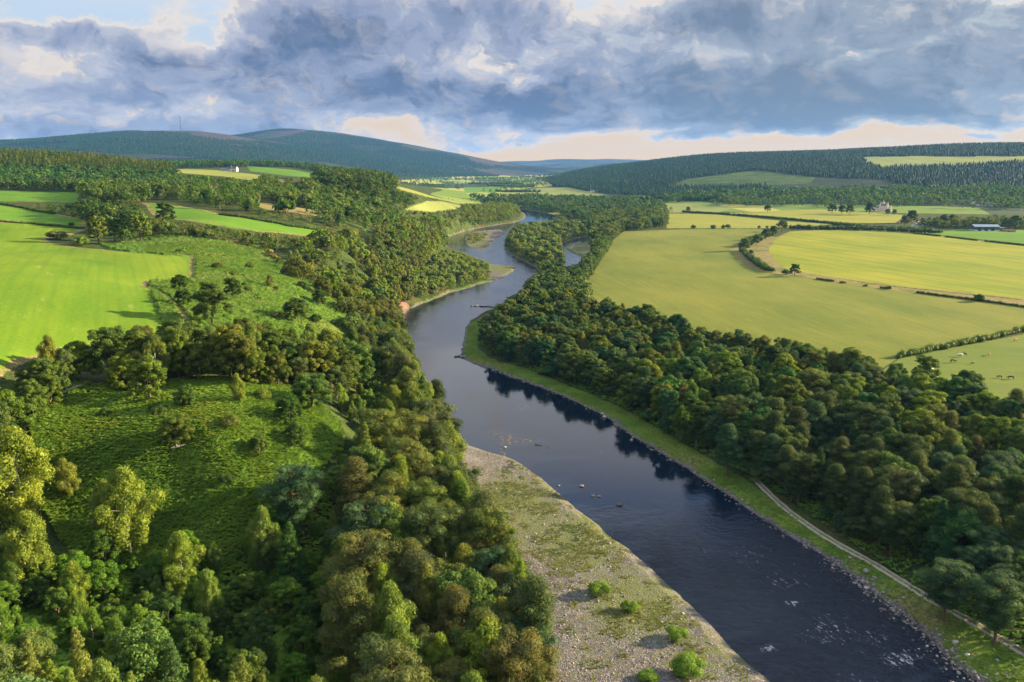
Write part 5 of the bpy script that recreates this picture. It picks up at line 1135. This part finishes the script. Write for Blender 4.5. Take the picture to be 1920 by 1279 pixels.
# red sandstone cliff over the bend
def cliff():
    m, N, b, pos = material('red_sandstone', .9, .1); z = N.xyz(pos)[2]
    n = N.noise(N.vm('MULTIPLY', pos, (.3, .3, 1.6)), 1.0, 5, .65); N.put(b.inputs['Base Color'], N.mix(n, (.11, .065, .05), (.19, .12, .09))); bump(N, b, n, .5)
    a, e = plane_hit(746, 588, 1.0), plane_hit(772, 572, 1.0); d = e-a; L = np.hypot(*d); d /= L; nrm = np.array([d[1], -d[0]])
    s, h = np.meshgrid(np.linspace(0, L, 40), np.linspace(0, 1, 14)); top = 4.6*np.sin(np.linspace(.25, 2.9, 40))*(.8+.4*fbm(np.linspace(0, 9, 40), np.zeros(40), 2, 3))
    prot = (fbm(s/2.2, h*4, 4, 12)-.5)*2.4-h*2.2
    P = np.stack([a[0]+d[0]*s+nrm[0]*prot, a[1]+d[1]*s+nrm[1]*prot, .4+h*top[None]], -1)
    B = P.copy(); B[..., :2] -= nrm*6.0; B[..., 2] = np.minimum(B[..., 2], P[..., 2]-.2)
    R_, C_ = s.shape; i = (np.arange(R_-1)[:, None]*C_+np.arange(C_-1)[None]).ravel(); f = np.stack([i, i+1, i+C_+1, i+C_], 1); n0 = R_*C_
    t0 = (R_-1)*C_+np.arange(C_-1); capf = np.stack([t0, t0+1, t0+1+n0, t0+n0], 1)
    l0 = np.arange(R_-1)*C_; side = np.stack([l0, l0+C_, l0+C_+n0, l0+n0], 1); r0 = l0+C_-1; side2 = np.stack([r0, r0+n0, r0+C_+n0, r0+C_], 1)
    obj('sandstone_cliff', mesh_np('sandstone_cliff', np.vstack([P.reshape(-1, 3), B.reshape(-1, 3)]), [f, f[:, ::-1]+n0, capf, side, side2], [m], smooth=True), label='bare red sandstone cliff above the outer bend of the river', cat='cliff')
cliff()

# ------------------------------------------------------------------ dead wood
dead_mat = plain('bleached_wood', (.42, .38, .33), .85, .3, 2)
def dead_tree(u, v, h, label, fallen=False):
    p = G(u, v); root = bpy.data.objects.new('dead_tree', None); C.objects.link(root); root.location = p
    tag(root, label, 'dead tree')
    if fallen:
        ax = unit(np.array([rng.normal()*.3+.9, rng.normal()*.4, .28])); top = ax*h
    else: top = np.array([rng.normal()*.4, rng.normal()*.4, h])
    tv, tq = tubes([limb((0, 0, 0), top, .20, .05, 0, 8, .08)]); obj('trunk', mesh_np('dead_trunk', tv, [tq], [dead_mat], smooth=True), root)
    P = []
    for i in range(16):
        f = .3+.68*rng.random(); a = rng.random()*6.28; L = h*(.10+.16*rng.random())*(1.3-f)
        o = top*f; e = o+np.array([math.cos(a)*L, math.sin(a)*L, (.3 if not fallen else .8)*L*rng.random()]); P.append(limb(o, e, .05, .012, -.05, 4, .06))
    tv, tq = tubes(P, 5); obj('branches', mesh_np('dead_branches', tv, [tq], [dead_mat], smooth=True), root)
dead_tree(842, 1160, 13, 'bleached dead tree standing bare at the foot of the bluff')
dead_tree(493, 1290, 6, 'short bare snag among the young trees')
dead_tree(105, 742, 6.5, 'fallen bleached tree lying behind the bracken mound', True)
dead_tree(318, 842, 4.5, 'fallen white bough lying on the bracken mound', True)

for (u, v, h, lab) in [(1335, 662, 10, 'grey dead tree at the meadow edge of the wood'), (1480, 695, 9, 'bare grey tree among the crowns behind the domed ones'), (1605, 722, 10, 'grey leafless tree near the pasture hedge end'), (1822, 775, 9, 'purplish grey bare tree below the dark wide pasture tree'), (800, 905, 15, 'bare pale trunk rising through the bluff wood'), (620, 540, 8, 'bare reddish grey tree on the slope')]: dead_tree(u, v, h, lab)

# ------------------------------------------------------------------ cattle
def cow(u, v, col, label, yaw, L=1.0, lying=False):
    p = G(u, v); me = bpy.data.meshes.new('cow'); z = .0
    J = [((-.75, 0, 1.02), .34), ((-.3, 0, 1.02), .36), ((.25, 0, 1.04), .37), ((.7, 0, 1.12), .32), ((1.0, 0, 1.0 if L > 0 else 1.0), .17), ((1.3, 0, .55), .13), ((1.5, 0, .32), .08)]
    V = [j[0] for j in J]; rad = [j[1] for j in J]; E = [(i, i+1) for i in range(len(J)-1)]
    for (bx, by, at) in ((-.78, .2, 0), (-.78, -.2, 0), (.62, .19, 3), (.62, -.19, 3)):
        k = len(V); back = bx < 0
        V += [(bx, by, .72), (bx+(-.10 if back else .03), by, .38), (bx-.02, by, .03)]; rad += [.15, .075, .06]; E += [(at, k), (k, k+1), (k+1, k+2)]
    k = len(V); V += [(-1.08, 0, 1.05), (-1.14, 0, .55)]; rad += [.04, .03]; E += [(0, k), (k, k+1)]
    for s in (1, -1): k = len(V); V += [(1.2, s*.2, .76)]; rad += [.04]; E += [(5, k)]
    me.from_pydata(V, E, []); o = bpy.data.objects.new('cow', me); C.objects.link(o)
    sk = o.modifiers.new('skin', 'SKIN'); sk.use_smooth_shade = True
    for i, r_ in enumerate(rad): me.skin_vertices[0].data[i].radius = (r_, r_*.85); me.skin_vertices[0].data[i].use_root = (i == 1)
    o.modifiers.new('sub', 'SUBSURF').levels = 1; o.modifiers['sub'].render_levels = 1
    me.materials.append(plain('hide', col, .8, .15, 2)); o.location = (p[0], p[1], p[2]-(.45 if lying else 0)); o.rotation_euler = (0, 0, R(yaw)); o.scale = (abs(L),)*3
    tag(o, label, 'cow', 'cattle in the pasture')
cow(1800, 669, (.62, .60, .56), 'white cow standing nearest the pasture hedge', 175, 1.15)
cow(1809, 666, (.05, .038, .03), 'dark cow close beside the white cow', 100, .9)
cow(1787, 680, (.13, .055, .035), 'red-brown cow by the dark wood edge of the pasture', 5, 1.2)
cow(1823, 683, (.10, .04, .025), 'small brown calf in the middle of the pasture', 10, .7)
cow(1854, 667, (.50, .30, .17), 'tan cow alone in the pasture', 80, .95)
cow(1904, 640, (.45, .24, .12), 'sandy cow close under the pasture hedge', 20, 1.0)
cow(1874, 709, (.055, .03, .022), 'dark brown calf, one of a pair grazing low in the pasture', 165, .85)
cow(1895, 711, (.045, .03, .025), 'near black cow, larger of the pair grazing low in the pasture', 160, 1.05)
cow(1747, 696, (.62, .55, .40), 'cream cow half hidden by the sunlit tree', 30, 1.0)

# ------------------------------------------------------------------ buildings
def box(x0, x1, y0, y1, z0, z1): 
    v = [(x, y, z) for z in (z0, z1) for x, y in ((x0, y0), (x1, y0), (x1, y1), (x0, y1))]
    return v, [(3, 2, 1, 0), (4, 5, 6, 7), (0, 1, 5, 4), (1, 2, 6, 5), (2, 3, 7, 6), (3, 0, 4, 7)]
def gable(x0, x1, y0, y1, z0, z1, over=.25, th=.18):
    """pitched roof with thickness, ridge along x"""
    ym = (y0+y1)/2; a, b = y0-over, y1+over; l, r = x0-over, x1+over; dz = (z1-z0)/(ym-y0)*over
    P = [(a, z0-dz), (ym, z1), (b, z0-dz), (b, z0-dz+th), (ym, z1+th), (a, z0-dz+th)]
    v = [(x, y, z) for x in (l, r) for y, z in P]; f = [(0, 1, 4, 5), (1, 2, 3, 4)]; f += [tuple(i+6 for i in q)[::-1] for q in f]
    f += [(i, (i+1) % 6, (i+1) % 6+6, i+6) for i in range(6)]; return v, f
def gable_wall(x0, x1, y0, y1, z0, z1): 
    ym = (y0+y1)/2; v = [(x, y, z) for x in (x0, x1) for y, z in ((y0, z0), (y1, z0), (ym, z1))]
    return v, [(0, 1, 2), (5, 4, 3), (0, 3, 4, 1), (1, 4, 5, 2), (2, 5, 3, 0)]
def part(name, pieces, mat, parent):
    me = bpy.data.meshes.new(name); V, F = [], []
    for v, f in pieces: F += [tuple(i+len(V) for i in q) for q in f]; V += list(v)
    me.from_pydata(V, [], F); me.materials.append(mat); me.update(); return obj(name, me, parent)
white = plain('white_wall', (.62, .61, .58), .8, .08, .4); slate = plain('slate_roof', (.11, .12, .14), .6, .2, .8); blueroof = plain('blue_sheet_roof', (.17, .24, .32), .5, .12, .3); pinkw = plain('pink_harling', (.68, .53, .47), .85, .12, .4)
glass = plain('window_glass', (.03, .035, .045), .15, .1, 1, .5); doorm = plain('painted_door', (.10, .07, .05), .6, .1, 1); shedw = plain('dark_shed_wall', (.075, .10, .11), .8, .15, .3); timber = plain('stacked_timber', (.30, .17, .10), .9, .35, .6); brick = plain('chimney_stone', (.35, .31, .27), .9, .2, 1)
def house(name, u, v, L, Wd, h, rh, yaw, label, wall=white, roof=slate, nwin=3, chim=2, cat='house', d=None, wing=True, group=None):
    p = G(u, v) if d is None else np.array([(u-960)/F0*d, d, 0]); p = np.array([p[0], p[1], float(hgt(p[0], p[1]))-.2])
    root = bpy.data.objects.new(name, None); C.objects.link(root); root.location = p; root.rotation_euler = (0, 0, R(yaw)); tag(root, label, cat, group)
    l, w = L/2, Wd/2
    walls = [box(-l, l, -w, w, -1.5, h), gable_wall(-l, l, -w, w, h, h+rh-.05)]
    if wing: walls += [box(-l*.9, -l*.45, -w-2.6, -w+.05, -1.5, h*.8)]
    part('wall', walls, wall, root); rf = part('roof', [gable(-l, l, -w, w, h+.02, h+rh)], roof, root)
    if wing: part('porch_roof', [box(-l*.93, -l*.42, -w-2.9, -w-.02, h*.8+.02, h*.8+.3)], roof, root)
    for i in range(chim): x = (-l+.6) if i == 0 else (l-.6); part('chimney', [box(x-.45, x+.45, -.45, .45, h+rh-.6, h+rh+1.3)], brick, rf)
    for i in range(nwin):
        for s in (0,) if h < 4 else (0, 1):
            x = -l*.25+(i+.5)*(l*1.2)/nwin if wing else -l+(i+.5)*L/nwin; z0 = .9+s*2.7
            part('window', [box(x-.55, x+.55, -w-.06, -w+.02, z0, z0+1.3)], glass, root)
    part('door', [box(-l*.25-.5, -l*.25+.5, -w-.07, -w+.02, 0, 2.1)], doorm, root)
    return root
house('farmhouse', 451, 326, 12, 7, 5.6, 3.0, -12, 'white two storey farmhouse on the upland fields', d=1500, nwin=4)
house('farm_building', 436, 326, 16, 6, 3.0, 2.2, 8, 'long low building beside the upland white farmhouse', d=1500, roof=slate, wing=False, chim=0, nwin=2, cat='barn', wall=plain('grey_render', (.45, .44, .42)))
house('cottage', 1720, 426, 14, 7, 4.4, 3.6, 28, 'white cottage with a dark roof among trees by the barley field', nwin=3)
house('farmhouse', 957, 349, 20, 8, 5.5, 3, 5, 'small white farm far up the valley floor', nwin=3, wing=False)
house('cottage', 1113, 360, 22, 8, 4, 3, 0, 'white house at the foot of the forested hill up the valley', nwin=2, wing=False)
house('bungalow', 1846, 386, 26, 9, 4.5, 2.6, -6, 'white bungalow above the farm at the foot of the hill', nwin=4, wing=False)
house('bungalow', 1830, 385, 18, 8, 3.6, 2.4, 10, 'low house with a grey roof beside the white bungalow', nwin=2, wing=False, wall=plain('pale_render', (.55, .53, .50)))
house('bungalow', 1822, 374, 12, 7, 3.4, 2.0, 0, 'small white house highest on the slope above the farm', nwin=2, wing=False)
def shed():
    p = G(1845, 432); root = bpy.data.objects.new('farm_shed', None); C.objects.link(root); root.location = (p[0], p[1], p[2]-.2); root.rotation_euler = (0, 0, R(-4)); tag(root, 'long farm shed with a blue-grey sheet roof beyond the barley field', 'shed')
    part('wall', [box(-15, 15, -7, 7, -1, 5.2), gable_wall(-15, 15, -7, 7, 5.2, 7.4)], shedw, root); part('roof', [gable(-15, 15, -7, 7, 5.22, 7.5, .6, .2)], blueroof, root)
    part('wall_base', [box(-15.05, 15.05, -7.06, 7.06, -1, 1.2)], white, root); part('lean_to', [box(15.02, 23, -6, 5, -1, 3.6)], shedw, root); part('lean_to_roof', [box(14.9, 23.4, -6.4, 5.4, 3.62, 3.9)], slate, root)
    for i in range(3): part('doorway', [box(-11+i*8, -7+i*8, -7.12, -6.98, 0, 4.2)], glass, root)
shed()
def timber_stack(u, v, label):
    p = G(u, v); tv, tq = tubes([(np.array([(-4, y, .35+r_*.6), (4, y+.1, .35+r_*.6)]), np.array([.33, .33])) for r_ in range(4) for y in np.arange(-2+r_*.35, 2.1-r_*.35, .7)], 8)
    obj('log_pile', mesh_np('log_pile', tv, [tq], [timber]), loc=p, label=label, cat='log pile')
timber_stack(1884, 434, 'reddish pile of logs beside the farm shed'); timber_stack(1897, 435, 'second pile of logs farther from the farm shed')
def castle():
    p = G(1655, 396); root = bpy.data.objects.new('castle', None); C.objects.link(root); root.location = (p[0], p[1], float(hgt(p[0], p[1]))-.3); root.rotation_euler = (0, 0, R(-18)); root.scale = (.66,)*3; tag(root, 'pink baronial castle with turrets in parkland at the foot of the hill', 'castle')
    part('wall', [box(-9, 9, -6, 6, -2, 15), gable_wall(-9, 9, -6, 6, 15, 20), box(-22, -8.98, -5, 4, -2, 9), gable_wall(-22, -9.02, -5, 4, 9, 12.5), box(8.98, 18, -4, 5, -2, 10), box(-33, -22.02, -4, 3, -2, 4.5)], pinkw, root)
    rf = part('roof', [gable(-9, 9, -6, 6, 15.02, 20.1, .3, .25), gable(-22, -9.3, -5, 4, 9.02, 12.6, .3, .25), box(9.35, 18.3, -4.3, 5.3, 10.02, 10.5)], slate, root)
    part('wing_roof', [box(-33.3, -22.4, -4.3, 3.3, 4.52, 4.9)], slate, root)
    def tower(x, y, r, z0, z1, cone):
        th = np.arange(14)*2*math.pi/14; ring = lambda rr, z: [(x+rr*math.cos(a), y+rr*math.sin(a), z) for a in th]
        v = ring(r, z0)+ring(r, z1); f = [(i, (i+1) % 14, (i+1) % 14+14, i+14) for i in range(14)]; t = part('turret', [(v, f)], pinkw, root)
        v = ring(r*1.18, z1)+[(x, y, z1+cone), (x, y, z1)]; f = [(i, (i+1) % 14, 14) for i in range(14)]+[((i+1) % 14, i, 15) for i in range(14)]; part('spire', [(v, f)], slate, t)
    tower(-9, -6, 2.0, 9, 18, 5); tower(9, -6, 2.4, -2, 20, 6); tower(0, 6.5, 3, -2, 23, 6); tower(-21.5, -5, 1.8, -2, 11, 4); tower(18, -4, 1.7, -2, 12, 4)
    for x in (-6, 0, 6): part('chimney', [box(x-.8, x+.8, -.8, .8, 18, 22.5)], pinkw, rf)
    for z in (2, 6, 10.5):
        for x in (-6, -2, 2, 6): part('window', [box(x-.55, x+.55, -6.08, -5.98, z, z+2)], glass, root)
    for x in (-19, -15.5, -12): part('window', [box(x-.5, x+.5, -5.08, -4.98, 4, 6)], glass, root)
castle()
def mast():
    steel = plain('mast_steel', (.07, .07, .075), .6, .1, .1); d = 6000; x = (359-960)/F0*d; z = float(hgt(x, d)); h = 108
    root = bpy.data.objects.new('lattice_mast', None); C.objects.link(root); root.location = (x, d, z-1); tag(root, 'tall thin lattice mast on the crest of the far ridge', 'mast')
    th = np.arange(3)*2*math.pi/3; w = lambda q: 3.2*(1-.55*q)
    P = [(np.array([(math.cos(a)*w(q), math.sin(a)*w(q), q*h) for q in np.linspace(0, 1, 12)]), np.full(12, .75)) for a in th]
    for p_ in P: tv, tq = tubes([p_]); obj('leg', mesh_np('mast_leg', tv, [tq], [steel]), root)
    B = []
    for i in range(18):
        q0, q1 = i/18, (i+1)/18
        for k in range(3): a, b = th[k], th[(k+1) % 3]; B.append((np.array([(math.cos(a)*w(q0), math.sin(a)*w(q0), q0*h), (math.cos(b)*w(q1), math.sin(b)*w(q1), q1*h)]), np.array([.35, .35])))
    tv, tq = tubes(B, 4); obj('bracing', mesh_np('mast_bracing', tv, [tq], [steel]), root)
    tv, tq = tubes([(np.array([(0, 0, h-1), (0, 0, h+9)]), np.array([.8, .5]))]); obj('antenna', mesh_np('mast_antenna', tv, [tq], [steel]), root)
mast()

# ------------------------------------------------------------------ the air of the valley
def haze():
    v, f = box(-14000, 14000, -600, 14900, -60, 485); me = bpy.data.meshes.new('haze'); me.from_pydata(v, [], f)
    m = bpy.data.materials.new('haze'); m.use_nodes = True; t = m.node_tree; t.nodes.clear()
    o = t.nodes.new('ShaderNodeOutputMaterial'); pv = t.nodes.new('ShaderNodeVolumePrincipled'); pv.inputs['Color'].default_value = (.16, .42, 1.0, 1); pv.inputs['Density'].default_value = HAZE; pv.inputs['Anisotropy'].default_value = .1
    t.links.new(pv.outputs[0], o.inputs['Volume']); me.materials.append(m); obj('haze', me, label='thin blue haze filling the valley air', kind='stuff')
HAZE = 2.6e-5
haze()
